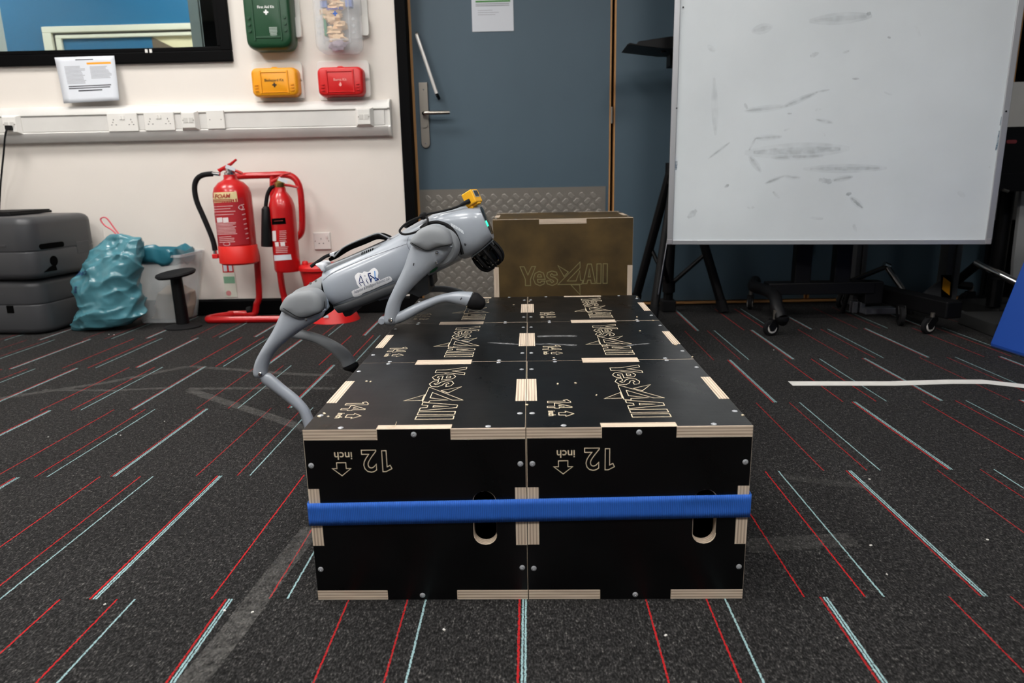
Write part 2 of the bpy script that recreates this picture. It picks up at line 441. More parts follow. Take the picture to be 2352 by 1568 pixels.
# ================================================================== the setting
def struct(name, mb, m, label, cat, parent=None, **k):
    o = mb.build(name, m, parent, **k)
    if not parent: tag(o, label, cat, kind='structure')
    return o
UR = -.63                                         # where the white wall stops and the black door frame starts
WX0 = -4.3
win = dict(u0=-3.6, u1=-1.50, z0=1.30, z1=2.2)
b = MB()
b.box((WX0, 0, 0), (UR, .12, win['z0'])); b.box((win['u1'], 0, win['z0']), (UR, .12, CEIL)); b.box((WX0, 0, win['z0']), (win['u0'], .12, CEIL)); b.box((win['u0'], 0, win['z1']), (win['u1'], .12, CEIL))
b.box((UR, 0, 2.12), (2.62, .12, CEIL)); b.box((2.62, 0, 0), (4.5, .12, CEIL))
struct('wall_back', b, M_wall, 'white painted wall behind the extinguishers and the trunking', 'wall', xf=WMAT, smooth=0)
struct('wall_left', MB().box((-4.42, -3.6, 0), (-4.3, 2.75, CEIL)), M_wall, 'white side wall beyond the grey cases', 'wall', smooth=0)
struct('wall_right', MB().box((4.3, -3.6, 0), (4.42, 2.8, CEIL)), M_door, 'unseen side wall beyond the blue wedge, dark blue-grey to cut bounced light', 'wall', smooth=0)  # out of view; door colour picked to lower the room's fill light
struct('wall_front', MB().box((-4.42, -3.72, 0), (4.42, -3.6, CEIL)), mat('grey_bounce_cut', '#77777a', .7), 'unseen wall behind the camera, dark grey to cut bounced light', 'wall', smooth=0)  # out of view; grey darkened so less light bounces back
struct('ceiling', MB().box((-4.42, -3.72, CEIL), (4.42, 2.85, CEIL+.1)), M_ceil, 'pale tiled ceiling with square light panels', 'ceiling', smooth=0)
floor = struct('floor', MB().box((-4.42, -3.72, -.1), (4.42, 2.85, -.008)), M_carpet, 'charcoal carpet tile floor with thin red and pale blue dashes', 'floor', smooth=0)
TY, TX = .506, .5
tile_me = None; tiles = []
for r in range(-6, 6):
    yc = .005 + TY*(r-.5)                         # row r lies below the seam at .005+TY*r
    xoff = .148 if r % 2 == 0 else -.089+.0
    for k in range(-9, 9):
        x = xoff + TX*k
        if abs(x) > 4.3 or not -3.6 < yc < 2.75: continue
        if tile_me is None:
            q = MB(); h = .0
            q.box((-TX/2+.0002, -TY/2+.0002, -.0075), (TX/2-.0002, TY/2-.0002, 0))
            o = q.build('carpet_tile', M_carpet, floor, local=True, smooth=0, m=Matrix.Translation((x, yc, 0))); tile_me = o.data
        else:
            o = bpy.data.objects.new('carpet_tile', tile_me); link(o, floor, Matrix.Translation((x, yc, 0)))
        tiles.append(o)
# old tape marks and lint on the carpet
def floor_strip(name, pts, wd, m, parent=None, z=.0006, th=.0004, n=1):
    mb = MB(); pts = [V((q[0], q[1])) for q in pts]
    ribbons(mb, [[tuple(q) for q in pts]], wd, lambda a, c, h: V((a, c, z+h)), 0, th, closed=False)
    return mb.build(name, m, parent, smooth=0)
def fl2(*q): return [FL(x, y)[:2] for x, y in q]
floor_strip('tape_residue', fl2((0, 915), (120, 897), (240, 880), (330, 862), (430, 842)), .03, M_resid, floor)
floor_strip('tape_residue', fl2((430, 842), (500, 846), (575, 852), (690, 860), (765, 862)), .028, M_resid, floor)
floor_strip('tape_residue', fl2((100, 896), (260, 897), (390, 891)), .02, M_resid, floor)
floor_strip('tape_residue', fl2((432, 893), (560, 892), (640, 890), (770, 893)), .024, M_resid, floor)
floor_strip('tape_residue', fl2((436, 896), (500, 918), (600, 950), (700, 985)), .036, M_resid, floor)
floor_strip('tape_residue', fl2((720, 1210), (640, 1310), (540, 1445), (440, 1568), (380, 1640)), .045, M_resid, floor)
M_resid2 = residue_material('faint_residue', '#6d6b68', .25)
floor_strip('tape_residue', fl2((1715, 1255), (1800, 1248), (1960, 1240)), .05, M_resid2, floor)
floor_strip('tape_residue', fl2((1800, 1095), (1900, 1108), (2000, 1118)), .03, M_resid2, floor)
q = MB(); random.seed(4)
for px, py in ((277, 1000), (111, 1004), (644, 1018), (516, 1403), (580, 1407), (241, 1389), (267, 998), (378, 968), (1020, 1447), (1529, 1460), (2037, 1320), (1997, 1101), (2000, 1253), (2268, 1240), (1777, 804), (250, 768), (262, 769), (190, 786)):
    p = FL(px, py); s = random.uniform(.0015, .003); q.cbox(p+V((0, 0, .0012)), (s*1.6, s, .0015), Matrix.Rotation(random.uniform(0, 3), 4, 'Z'))
lint = q.build('lint', M_tape, None); tag(lint, 'scattered white specks of lint on the charcoal carpet', 'lint', kind='stuff')
b = MB(); zb = .08
b.prism([(0, 0), (.012, 0), (.012, zb-.012), (.004, zb), (0, zb)], WX0, UR-.001, lambda x, y, d: V((d, -x, y)))
struct('baseboard_back', b, M_black, 'black skirting board along the white wall', 'skirting', xf=WMAT, smooth=0)

# black door frame, three blue leaves
D = .095
b = MB(); b.box((UR, -.012, 0), (UR+.05, .12, 2.12)); b.box((UR+.05, .03, 0), (-.5865, .14, 2.12))
b.box((UR, -.012, 2.12), (2.62, .12, 2.17)); b.box((2.52, -.012, 0), (2.62, .16, 2.12))
struct('trim_1', b, M_black, 'black frame around the blue doors', 'frame', xf=WMAT, smooth=0, bevel=.003)
struct('trim_2', MB().box((-.6, .145, 0), (2.62, .2, 2.2)), M_hole, 'dark stop behind the blue doors', 'frame', xf=WMAT, smooth=0)
struct('trim_3', MB().box((-.59, .06, 0), (2.5, .14, .006)), M_wood, 'pale wooden threshold under the blue doors', 'threshold', xf=WMAT, smooth=0)
def door(n, u0, u1, label):
    r = thing('door_%d' % n, label, 'door', WMAT @ V((u0, D, 0)), WA, kind='structure')
    MB().box((u0+.008, D, .012), (u1-.008, D+.044, 2.1)).build('panel', M_door, r, xf=WMAT, smooth=0)
    for x in (u0, u1-.008): MB().box((x+.0005-(.006 if x == u0 and n == 1 else 0), D-.001, .012), (x+.0078+(.003 if x == u0 and n == 1 else 0), D+.044, 2.1)).build('edge_strip', M_wood, r, xf=WMAT, smooth=0)
    for zz in (.25, .93, 1.75):
        MB().tube([(u1+.004, D-.006, zz-.04+.05), (u1+.004, D-.006, zz+.09)], .007).build('hinge', M_steel, r, xf=WMAT)
    return r
d1 = door(1, -.578, .434, 'blue-grey door with a steel lever and a chequered kick plate')
d2 = door(2, .448, 1.496, 'blue-grey door leaf beside the lever door, behind the whiteboard')
d3 = door(3, 1.508, 2.46, 'blue-grey door leaf at the far end behind the whiteboard')
# kick plate with raised lozenges
k0, k1 = W(963, 436, -D), W(1391, 424, -D)
kp = MB().box((k0.x, D-.003, .015), (k1.x, D, k0.z)).build('kick_plate', M_alu2 if 'M_alu2' in globals() else mat('tread_plate', '#837e77', .42, .45, bump=.1, bs=60), d1, xf=WMAT, smooth=0)
b = MB(); st = .058; n = 0
for i in range(int((k1.x-k0.x)/st*2)+2):
    for j in range(26):
        x = k0.x + (i+.5)*st/2; z = .03 + j*st/2
        if (i+j) % 2 or x > k1.x-.02 or z > k0.z-.02 or x < k0.x+.015: continue
        s = 1 if (i % 2 == 0) else -1
        a = V((.707, 0, .707*s)); c = V((-.707*s, 0, .707)); o = V((x, D-.003, z)); L_, w_ = .0185, .0125; up = V((0, -.0008, 0))
        q = [o+a*L_, o+a*L_*.7+c*w_, o-a*L_*.7+c*w_, o-a*L_, o-a*L_*.7-c*w_, o+a*L_*.7-c*w_]
        q2 = [o+a*L_*.9+up, o+a*L_*.6+c*w_*.8+up, o-a*L_*.6+c*w_*.8+up, o-a*L_*.9+up, o-a*L_*.6-c*w_*.8+up, o+a*L_*.6-c*w_*.8+up]
        b.rings([q, q2], cap0=False)
tag(b.build('tread_lozenges', mat('tread_lozenge', '#8f8a83', .40, .45), kp, xf=WMAT, smooth=0), kind='stuff')
# lever handle on a long plate, slanting pull bar
hp0, hp1 = W(968, 190, -D), W(973, 340, -D)
pl = MB().prism(arc(hp0.x+.009, hp1.z+.022, .022, .022, 180, 360, 8)+[(hp0.x+.031, hp0.z), (hp0.x-.013, hp0.z)], D-.012, D, lambda x, y, d: V((x, d, y))).build('handle_plate', M_steel, d1, xf=WMAT, bevel=.002)
lz = W(970, 262, -D).z; lx = hp0.x+.009
MB().tube(smooth_path([(lx, D-.01, lz), (lx, D-.045, lz), (lx+.012, D-.058, lz), (lx+.06, D-.06, lz), (lx+.135, D-.06, lz)], 4), .0095, 12).build('lever', mat('satin_steel', '#b9b2a8', .25, 1), pl, xf=WMAT)
MB().tube([(lx, D-.004, lz-.055), (lx, D-.02, lz-.055)], .014, 14).build('thumb_turn', M_steel, pl, xf=WMAT)
for zz in (hp0.z-.035, hp1.z+.022): MB().tube([(lx, D-.011, zz), (lx, D-.0135, zz)], .004, 10).build('screw', M_chrome, pl, xf=WMAT)
a, c = W(957, 80, -D+.05), W(1003, 215, -D+.05)
MB().tube([(a.x, D-.05, a.z), (c.x, D-.05, c.z)], .009, 12).build('pull_bar', mat('bright_bar', '#e2e0dc', .25, .3), d1, xf=WMAT)
MB().tube([(c.x, D-.05, c.z-.002), (c.x+.004, D-.03, c.z-.012), (c.x+.004, D, c.z-.016)], .008, 10).build('pull_bar_mount', M_blackp, d1, xf=WMAT)
MB().tube([(a.x, D-.05, a.z), (a.x-.002, D-.03, a.z+.01), (a.x-.002, D, a.z+.012)], .008, 10).build('pull_bar_mount', M_steel, d1, xf=WMAT)

# interior window with the blue room beyond
wr = thing('window_1', 'black framed interior window looking into a blue walled room', 'window', WMAT @ V((-2.5, 0, 1.27)), WA, kind='structure')
def frame_bar(x0, z0, x1, z1, d0, d1, name='frame', m=M_black): return MB().box((x0, d0, z0), (x1, d1, z1)).build(name, m, wr, xf=WMAT, smooth=0, bevel=.004)
frame_bar(-3.7, 1.264, -1.44, 1.314, -.022, .03); frame_bar(-1.492, 1.314, -1.44, 2.25, -.022, .03); frame_bar(-3.7, 1.314, -3.65, 2.25, -.022, .03); frame_bar(-3.65, 2.2, -1.492, 2.25, -.022, .03)
frame_bar(-3.65, 1.314, -1.492, 1.335, -.01, .1, 'inner_bead'); frame_bar(-1.512, 1.335, -1.492, 2.2, -.01, .1, 'inner_bead')
MB().box((-3.65, .045, 1.32), (-1.5, .051, 2.2)).build('pane', M_glass, wr, xf=WMAT, smooth=0)
for px in (336, 346): 
    p = W(px, 117, .024); MB().box((p.x-.006, -.0245, p.z-.008), (p.x+.006, -.022, p.z+.008)).build('clip', M_white, wr, xf=WMAT, smooth=0)
# the neighbouring room
BY = 4.4
M_bluewall = mat('blue_wall_paint', '#186890', .6, var=.05, vs=2)
M_cream = mat('cream_frame_paint', '#ece4cd', .5)
struct('wall_beyond', MB().box((-8, BY, 0), (1, BY+.1, CEIL)), M_bluewall, 'blue wall of the room seen through the interior window', 'wall', smooth=0)
struct('ceiling_beyond', MB().box((-8, 2.9, CEIL), (1, BY+.1, CEIL+.1)), M_ceil, 'ceiling of the room behind the interior window', 'ceiling', smooth=0)
struct('floor_beyond', MB().box((-8, 2.86, -.1), (1, BY+.1, 0)), M_cream, 'floor of the room behind the interior window', 'floor', smooth=0)
struct('wall_beyond_side', MB().box((-8.1, 2.8, 0), (-8, BY+.1, CEIL)).box((1, 2.95, 0), (1.1, BY+.1, CEIL)), M_bluewall, 'side walls of the room behind the interior window', 'wall', smooth=0)
w2 = thing('window_2', 'cream framed window in the blue wall of the next room', 'window', (P(100, 110, BY).x, BY, .9), 0, kind='structure')
A, Bq = P(102, 64, BY), P(455, 56, BY); zt = A.z; x0 = A.x; x1 = Bq.x+.5
def wb2(x0_, z0_, x1_, z1_, y0, y1, name, m): return MB().box((x0_, y0, z0_), (x1_, y1, z1_)).build(name, m, w2, smooth=0, bevel=.004)
tv_, th_ = .066, .042
wb2(x0, zt-th_, x1, zt, BY-.04, BY, 'architrave', M_cream); wb2(x0, .7, x0+tv_, zt-th_, BY-.04, BY, 'architrave', M_cream)
z2 = zt-th_-.016; x2 = x0+tv_+.02
wb2(x0+tv_, z2, x1, zt-th_, BY-.02, BY, 'shadow_gap', mat('grey_gap', '#5d5a52', .6)); wb2(x0+tv_, .7, x2, z2, BY-.02, BY, 'shadow_gap', mat('grey_gap', '#8d897c', .6))
z3_ = z2-.024; x3_ = x2+.042
wb2(x2, z3_, x1, z2, BY-.03, BY, 'sash', M_cream); wb2(x2, .7, x3_, z3_, BY-.03, BY, 'sash', M_cream)
c1, c2 = P(352, 95, BY), P(402, 110, BY)
wb2(x3_, .7, c1.x, z3_, BY-.012, BY, 'blue_pane', M_bluewall); wb2(c1.x, .7, x1, z3_, BY-.01, BY, 'cream_pane', mat('warm_pane', '#f4e4b8', .5))
MB().prism([(c1.x, z3_), (c2.x+.06, z3_-.11), (c1.x, z3_-.11)], BY-.016, BY-.01, lambda x, y, d: V((x, d, y))).build('brown_pane', mat('brown_board', '#6e5c49', .6), w2, smooth=0)
a = P(447, 60, 2.95); c = P(482, 60, 2.95)
jm = MB().box((a.x, 2.9, .9), (c.x-.03, 3.0, 2.3)); jm.box((c.x-.022, 2.9, .9), (c.x, 2.98, 2.3))
struct('dark_gap_board', MB().box((c.x+.004, 2.85, .9), (c.x+.12, 2.9, 2.3)), M_hole, 'added dark board standing in for the dark gap beside the pale jamb at the near edge of the window', 'frame', smooth=0)  # dark board added to paint the dark reflection between jamb and frame
struct('trim_4', jm, mat('grey_jamb_paint', '#b9bab2', .5), 'pale grey jamb just inside the next room', 'frame', smooth=0)
a = P(0, 60, 3.6); struct('trim_5', MB().box((a.x-.3, 3.5, .9), (a.x+.02, 3.6, 2.3)), mat('grey_jamb_paint', '#b9bab2', .5), 'pale post in the next room at the far edge of the window', 'frame', smooth=0)

# ceiling light panels
def lamp_material(s):
    return mat('lamp_diffuser_%d' % int(s*100), '#ffffff', .5, emit='#fffcf8', es=s)
for x, y, k in LIGHTS + [(-4.2, 3.6, 1.25), (-2.3, 3.6, 1.25)]:
    r = thing('ceiling_light', 'square recessed ceiling light panel out of the picture', 'light', (x, y, CEIL-.015), group='recessed ceiling light panels')
    f = MB()
    for q in (((-.3, -.3, 0), (.3, -.28, .014)), ((-.3, .28, 0), (.3, .3, .014)), ((-.3, -.28, 0), (-.28, .28, .014)), ((.28, -.28, 0), (.3, .28, .014))): f.box(*q)
    f.build('frame', M_white, r, local=True, smooth=0)
    MB().box((-.28, -.28, .003), (.28, .28, .012)).build('diffuser', lamp_material(LIGHT_STRENGTH*k), r, local=True, smooth=0)

# ================================================================== plyometric boxes
T = .018
YES = dict(Y=[(1065,885),(1105,885),(1140,965),(1178,885),(1215,885),(1165,1005),(1165,1065),(1115,1065),(1115,1005)],
 e=[(1308,1008),(1232,1008),(1238,1035),(1262,1038),(1268,1025),(1304,1025),(1295,1052),(1255,1068),(1212,1050),(1192,1000),(1210,950),(1250,932),(1290,948)],
 eh=[(1232,985),(1272,985),(1264,962),(1240,962)],
 s=[(1425,968),(1388,970),(1372,956),(1357,966),(1364,982),(1400,992),(1428,1015),(1420,1050),(1375,1068),(1328,1052),(1318,1024),(1355,1022),(1372,1042),(1390,1030),(1380,1018),(1345,1005),(1322,980),(1330,945),(1372,930),(1415,942)],
 f1=[(1430,880),(1530,942),(1490,985)],
 f2=[(1430,1060),(1643,850),(1643,905),(1520,1028),(1605,1028),(1640,930),(1648,1022),(1672,1026),(1660,1060)],
 f3=[(1555,1065),(1645,1160),(1641,1065)], f4=[(1590,1075),(1634,1128)],
 A=[(1672,1055),(1715,870),(1752,870),(1792,1055),(1752,1055),(1746,1022),(1718,1022),(1710,1055)], Ah=[(1733,915),(1743,992),(1722,992)],
 l=[(1805,870),(1845,870),(1845,1055),(1805,1055)], l2=[(1865,870),(1905,870),(1905,1055),(1865,1055)])
def yes_loops(L_, cap): return [[((x-1065)/840*L_, (1060-y)/190*cap) for x, y in v] for v in YES.values()]
def place(o2, f): return f
def engraving(parent, loops, width, f, name='engraved_lettering', m=M_pale):
    mb = MB(); ribbons(mb, loops, width, lambda a, c, h: f(a, c, h), -.0004, .0003); return mb.build(name, m, parent, local=True, smooth=0)
def scaled(loops, s, dx=0, dy=0, sx=1): return [[(a*s*sx+dx, c*s+dy) for a, c in l] for l in loops]
ARROW = [(0, 1), (.5, .45), (.25, .45), (.25, 0), (-.25, 0), (-.25, .45), (-.5, .45)]
def label_loops(num, cap):
    """number, then an arrow over the word inch; returns outline loops, plus the placing of the word"""
    one = [(.15, 0), (.29, 0), (.29, .7), (.19, .7), (.0, .60), (.05, .49), (.15, .54)]
    L_ = scaled([one], cap/.7)+scaled(text_loops(num[1:], .022), cap/.7, (.36 if num == '14' else .46)*cap/.7, 0,  .92 if num == '14' else .95); xs = max(a for l in L_ for a, c in l); return L_, xs
screw_me = [None]
def screws(parent, pts, axis_m):
    for p in pts:
        m = Matrix.Translation(p) @ axis_m
        if screw_me[0] is None:
            o = MB().lathe([(.0046, -.001), (.0046, .0002), (.0034, .0009), (.0014, .0012), (.0010, .0004), (0, .0003)], n=12).build('screw', mat('zinc_screw', '#c3c6cb', .35, .45), parent, m=m); screw_me[0] = o.data
        else: link(bpy.data.objects.new('screw', screw_me[0]), parent, m)
def rot_to(x, y, z, o):                          # matrix with given local axes
    return Matrix(((x[0], y[0], z[0], o[0]), (x[1], y[1], z[1], o[1]), (x[2], y[2], z[2], o[2]), (0, 0, 0, 1)))
def notched(Wd, Hd, x3, y3, full_x=True):
    """outline of a finger-jointed panel; x3/y3 = middle third limits. full_x: corners kept, middle of each side cut"""
    (a, c), (e, g) = x3, y3
    if full_x: return [(0,0),(a,0),(a,T),(c,T),(c,0),(Wd,0),(Wd,e),(Wd-T,e),(Wd-T,g),(Wd,g),(Wd,Hd),(c,Hd),(c,Hd-T),(a,Hd-T),(a,Hd),(0,Hd),(0,g),(T,g),(T,e),(0,e)]
def plyo_box(loc, dims, label, group, film, top_text=True, front_text=None, front_hole=False, rz=0, yes_front=False):
    X, Y, Z = dims; x3 = (X/3, X*2/3); y3 = (Y/3, Y*2/3); z3 = (Z/3, Z*2/3)
    r = thing('plyometric_box', label, 'box', loc, rz, group)
    mats = [film, M_ply]
    panels = {}; inv = bool(yes_front); (xa, xb), (ya_, yb_), (za, zb2) = x3, y3, z3
    top_poly = notched(X, Y, x3, y3)
    if inv: top_poly = [(0,T),(xa,T),(xa,0),(xb,0),(xb,T),(X,T),(X,ya_),(X-T,ya_),(X-T,yb_),(X,yb_),(X,Y-T),(xb,Y-T),(xb,Y),(xa,Y),(xa,Y-T),(0,Y-T),(0,yb_),(T,yb_),(T,ya_),(0,ya_)]
    for nm, zz in (('top_panel', Z-T), ('bottom_panel', 0)):
        panels[nm] = MB().prism(top_poly, 0, T, mi=0, em=1).build(nm, mats, r, m=Matrix.Translation((0, 0, zz)), smooth=0, bevel=.0006, seg=1)
    fp = [(0,T),(x3[0],T),(x3[0],0),(x3[1],0),(x3[1],T),(X,T),(X,z3[0]),(X-T,z3[0]),(X-T,z3[1]),(X,z3[1]),(X,Z-T),(x3[1],Z-T),(x3[1],Z),(x3[0],Z),(x3[0],Z-T),(0,Z-T),(0,z3[1]),(T,z3[1]),(T,z3[0]),(0,z3[0])]
    if inv: fp = [(0,0),(xa,0),(xa,T),(xb,T),(xb,0),(X,0),(X,za),(X-T,za),(X-T,zb2),(X,zb2),(X,Z),(xb,Z),(xb,Z-T),(xa,Z-T),(xa,Z),(0,Z),(0,zb2),(T,zb2),(T,za),(0,za)]
    hx, hz = X*.807, Z*.49; hole = [arc(hx, hz+.029, .0185, .0185, 0, 180, 10)+arc(hx, hz-.029, .0185, .0185, 180, 360, 10)] if front_hole else []
    panels['front_panel'] = MB().prism(fp, 0, T, holes=hole, mi=0, em=1).build('front_panel', mats, r, m=rot_to((1,0,0), (0,0,1), (0,-1,0), (0, T, 0)), smooth=0, bevel=.0006, seg=1)
    panels['back_panel'] = MB().prism(fp, 0, T, mi=0, em=1).build('back_panel', mats, r, m=rot_to((1,0,0), (0,0,1), (0,-1,0), (0, Y, 0)), smooth=0)
    sp = [(T,T),(y3[0],T),(y3[0],0),(y3[1],0),(y3[1],T),(Y-T,T),(Y-T,z3[0]),(Y,z3[0]),(Y,z3[1]),(Y-T,z3[1]),(Y-T,Z-T),(y3[1],Z-T),(y3[1],Z),(y3[0],Z),(y3[0],Z-T),(T,Z-T),(T,z3[1]),(0,z3[1]),(0,z3[0]),(T,z3[0])]
    for xx in (0, X-T):
        MB().prism(sp, 0, T, mi=0, em=1).build('side_panel', mats, r, m=rot_to((0,1,0), (0,0,1), (1,0,0), (xx, 0, 0)), smooth=0)
    tp = panels['top_panel']
    if top_text:
        up = lambda ox, oy: (lambda a, c, h: V((ox+c, oy-a, T+h)))
        engraving(tp, yes_loops(.318, .0645), .0014, up(.1715, .362))
        L_, xs = label_loops('14', .040)
        engraving(tp, L_, .0013, up(.037, .139))
        engraving(tp, [[(a*.026, c*.025) for a, c in ARROW]], .0013, up(.054, .064), 'engraved_arrow')
        mb = MB(); flat_text(mb, 'inch', up(.037, .0795), .0165, .018); mb.build('engraved_word', M_pale, tp, local=True, smooth=0)
    if top_text or True:
        screws(tp, [V((.0095, Y*.17, T)), V((.0095, Y*.84, T)), V((X-.0095, Y*.17, T)), V((X-.0095, Y*.84, T)), V((X*.167, .0085, T)), V((X*.833, .0085, T)), V((X*.167, Y-.0085, T)), V((X*.833, Y-.0085, T))], Matrix())
    fpn = panels['front_panel']
    if front_text:
        up = lambda ox, oy: (lambda a, c, h: V((ox-a, oy-c, T+h)))
        L_, xs = label_loops(front_text, .036)
        engraving(fpn, L_, .0012, up(.1395, .2685))
        engraving(fpn, [[(a*.030, c*.0225) for a, c in ARROW]], .0012, up(.058, .2485), 'engraved_arrow')
        mb = MB(); flat_text(mb, 'inch', up(.0775, .2665), .0185, .006); mb.build('engraved_word', M_pale, fpn, local=True, smooth=0)
    if front_hole:
        screws(fpn, [V((X*.5, Z-.0095, T)), V((X*.5, .0085, T)), V((.009, Z*.8, T)), V((X-.009, Z*.8, T)), V((.009, Z*.19, T)), V((X-.009, Z*.195, T))], Matrix())
    if yes_front:
        engraving(fpn, yes_loops(*yes_front[1:]), .0028, lambda a, c, h: V((yes_front[0][0]+a, yes_front[0][1]+c, T+h)), m=mat('faint_groove', '#77704a', .7))
    return r
BX, BD, BZ = .3550, .4058, .3048
names = [['front row of the strapped platform, carrying the slotted hand hole nearest the robot', ''], ['', ''], ['', '']]
LB = {(0, 0): 'black plywood jump box, front row, under the left half of the blue strap', (1, 0): 'black plywood jump box, front row, under the right half of the blue strap',
      (0, 1): 'black plywood jump box, middle row, left column with a faint scuff near the joint', (1, 1): 'black plywood jump box, middle row, right column with pale scuffs',
      (0, 2): 'black plywood jump box, back row, directly under the robot front feet', (1, 2): 'black plywood jump box, back row, right in front of the olive box'}
BOXES = {}
for j in range(3):
    for i in range(2):
        BOXES[(i, j)] = plyo_box((-.3556 if i == 0 else .0006, .4064*j+.0003, 0), (BX, BD, BZ), LB[(i, j)], 'black plywood jump boxes strapped into a platform', M_film, True, '12' if j == 0 else None, j == 0)
ox0, ox1 = P(1131, 505, 1.6).x, P(1455, 500, 1.6).x; oz = P(1300, 502, 1.6).z
ya = P(1195, 655, 1.6); yb = P(1395, 608, 1.6)
plyo_box((ox0, 1.6, 0), (ox1-ox0, .46, oz), 'tall olive brown plywood jump box standing behind the black boxes', None, M_olive, False, None, False, yes_front=((ya.x-ox0, P(1300, 653, 1.6).z), yb.x-ya.x, (P(1300, 607, 1.6).z-P(1300, 653, 1.6).z)))
# scuffs on the box tops, chipped corners, stray chips along the joints
M_scuff = residue_material('pale_scuff', '#a8a9ab', .55, 40, 200)
TOPS = {k: [c for c in COL.objects if c.parent == q and c.name.startswith('top_panel')][0] for k, q in BOXES.items()}
def scuff(k, pts, wd, m=M_scuff):
    mb = MB(); q = [FL(x, y, BZ)[:2] for x, y in pts]; ribbons(mb, [q], wd, lambda a, c, h: V((a, c, BZ+.0003+h)), 0, .0002, closed=False); return mb.build('scuff', m, TOPS[k], smooth=0)
scuff((1, 1), ((1234, 773), (1262, 772), (1325, 772)), .016); scuff((1, 1), ((1228, 791), (1262, 790), (1325, 793)), .012); scuff((1, 1), ((1440, 794), (1465, 791), (1492, 789)), .008); scuff((0, 1), ((1120, 787), (1160, 789), (1200, 792)), .01)
scuff((0, 1), ((1050, 782), (1080, 784)), .006)
random.seed(21)
for k, pts in {(1, 0): ((1706, 954), (1322, 880), (1281, 882), (1370, 908)), (1, 1): ((1500, 736), (1272, 822), (1552, 792), (1590, 820)), (1, 2): ((1216, 692), (1214, 705), (1463, 728), (1463, 734), (1463, 682), (1470, 760)), (0, 0): ((733, 957), (745, 950), (754, 957), (842, 876), (851, 877), (1210, 930)), (0, 2): ((1120, 690), (1122, 694), (1180, 700))}.items():
    mb = MB()
    for x, y in pts:
        q = FL(x, y, BZ); mb.cbox(q+V((0, 0, .0008)), (random.uniform(.003, .007), random.uniform(.002, .004), .0012), Matrix.Rotation(random.uniform(0, 3), 4, 'Z'))
    tag(mb.build('chips', M_pale, TOPS[k], smooth=0), kind='stuff')
# blue ratchet strap round all six boxes
b = MB(); pth = []
x0, x1, y0, y1 = -.3556-.002, .3562+.002, -.002, 1.2192+.003
def edge(a, c, n): return [a.lerp(c, i/n) for i in range(n)]
loop = edge(V((x0, y0)), V((x1, y0)), 400)+edge(V((x1, y0)), V((x1, y1)), 80)+edge(V((x1, y1)), V((x0, y1)), 60)+edge(V((x0, y1)), V((x0, y0)), 80)
vs = []; cen = V(((x0+x1)/2, (y0+y1)/2)); rows = 5
for i, p in enumerate(loop):
    t = (p.x-x0)/(x1-x0); zc = .159 + .0105*t
    n2 = V((0, -1)) if p.y <= y0+1e-6 else (V((1, 0)) if p.x >= x1-1e-6 else (V((0, 1)) if p.y >= y1-1e-6 else V((-1, 0))))
    o = .0007 if i % 2 else 0
    dip = 0
    if p.y <= y0+1e-6: dip = .002*math.exp(-((p.x-.287)/.05)**2)
    for k in range(rows):
        q = p + n2*(o-dip*(1-abs(k/2-1))); vs.append(V((q.x, q.y, zc-.0198+.0396*k/(rows-1))))
n = len(loop); fs = [(i*rows+k, ((i+1) % n)*rows+k, ((i+1) % n)*rows+k+1, i*rows+k+1) for i in range(n) for k in range(rows-1)]
b.add(vs, fs)
def webbing():
    m = bpy.data.materials.new('blue_webbing'); t, bb_ = nt(m); N = t.nodes.new; L = t.links.new
    tc = N('ShaderNodeTexCoord'); wv = N('ShaderNodeTexWave'); wv.wave_type = 'BANDS'; wv.bands_direction = 'X'; wv.inputs['Scale'].default_value = 2*math.pi/20/.003
    wv.inputs['Distortion'].default_value = .6; wv.inputs['Detail Scale'].default_value = 60; L(tc.outputs['Object'], wv.inputs['Vector'])
    r_ = N('ShaderNodeValToRGB'); e = r_.color_ramp.elements; e[0].color = lin('#1f5abb'); e[1].color = lin('#2c72da'); L(wv.outputs['Fac'], r_.inputs[0]); L(r_.outputs[0], bb_.inputs['Base Color'])
    bp = N('ShaderNodeBump'); bp.inputs['Strength'].default_value = .7; bp.inputs['Distance'].default_value = .001; L(wv.outputs['Fac'], bp.inputs['Height']); L(bp.outputs[0], bb_.inputs['Normal'])
    bb_.inputs['Roughness'].default_value = .6; return m
st = b.build('ratchet_strap', webbing(), None, smooth=60, solid=.0014)
tag(st, 'ribbed blue webbing strap pulled round the black plywood boxes', 'strap')
# small loose splinter hair on the front edge
b = MB(); p = P(905, 975, .004); p = V((p.x, .006, .3052))
b.tube(smooth_path([p+V((-.012, 0, 0)), p+V((-.008, 0, .003)), p+V((0, 0, .001)), p+V((.002, 0, .005)), p+V((.004, 0, .010))], 4), .0004, 5)
tag(b.build('splinter', M_pale, None), 'tiny curled splinter on the front edge of the left box', 'splinter')
# white tape strip on the carpet
o = floor_strip('floor_tape', fl2((1815, 881), (1900, 881), (2050, 881), (2180, 877), (2260, 877), (2352, 887), (2420, 897)), .047, M_tape, None, z=.0006, th=.0008)
tag(o, 'torn strip of white tape stuck on the carpet right of the boxes', 'tape')

# ================================================================== things on the white wall
def wthing(name, label, cat, px, py, group=None):
    p = W(px, py); return thing(name, label, cat, WMAT @ V((p.x, 0, p.z)), WA, group)
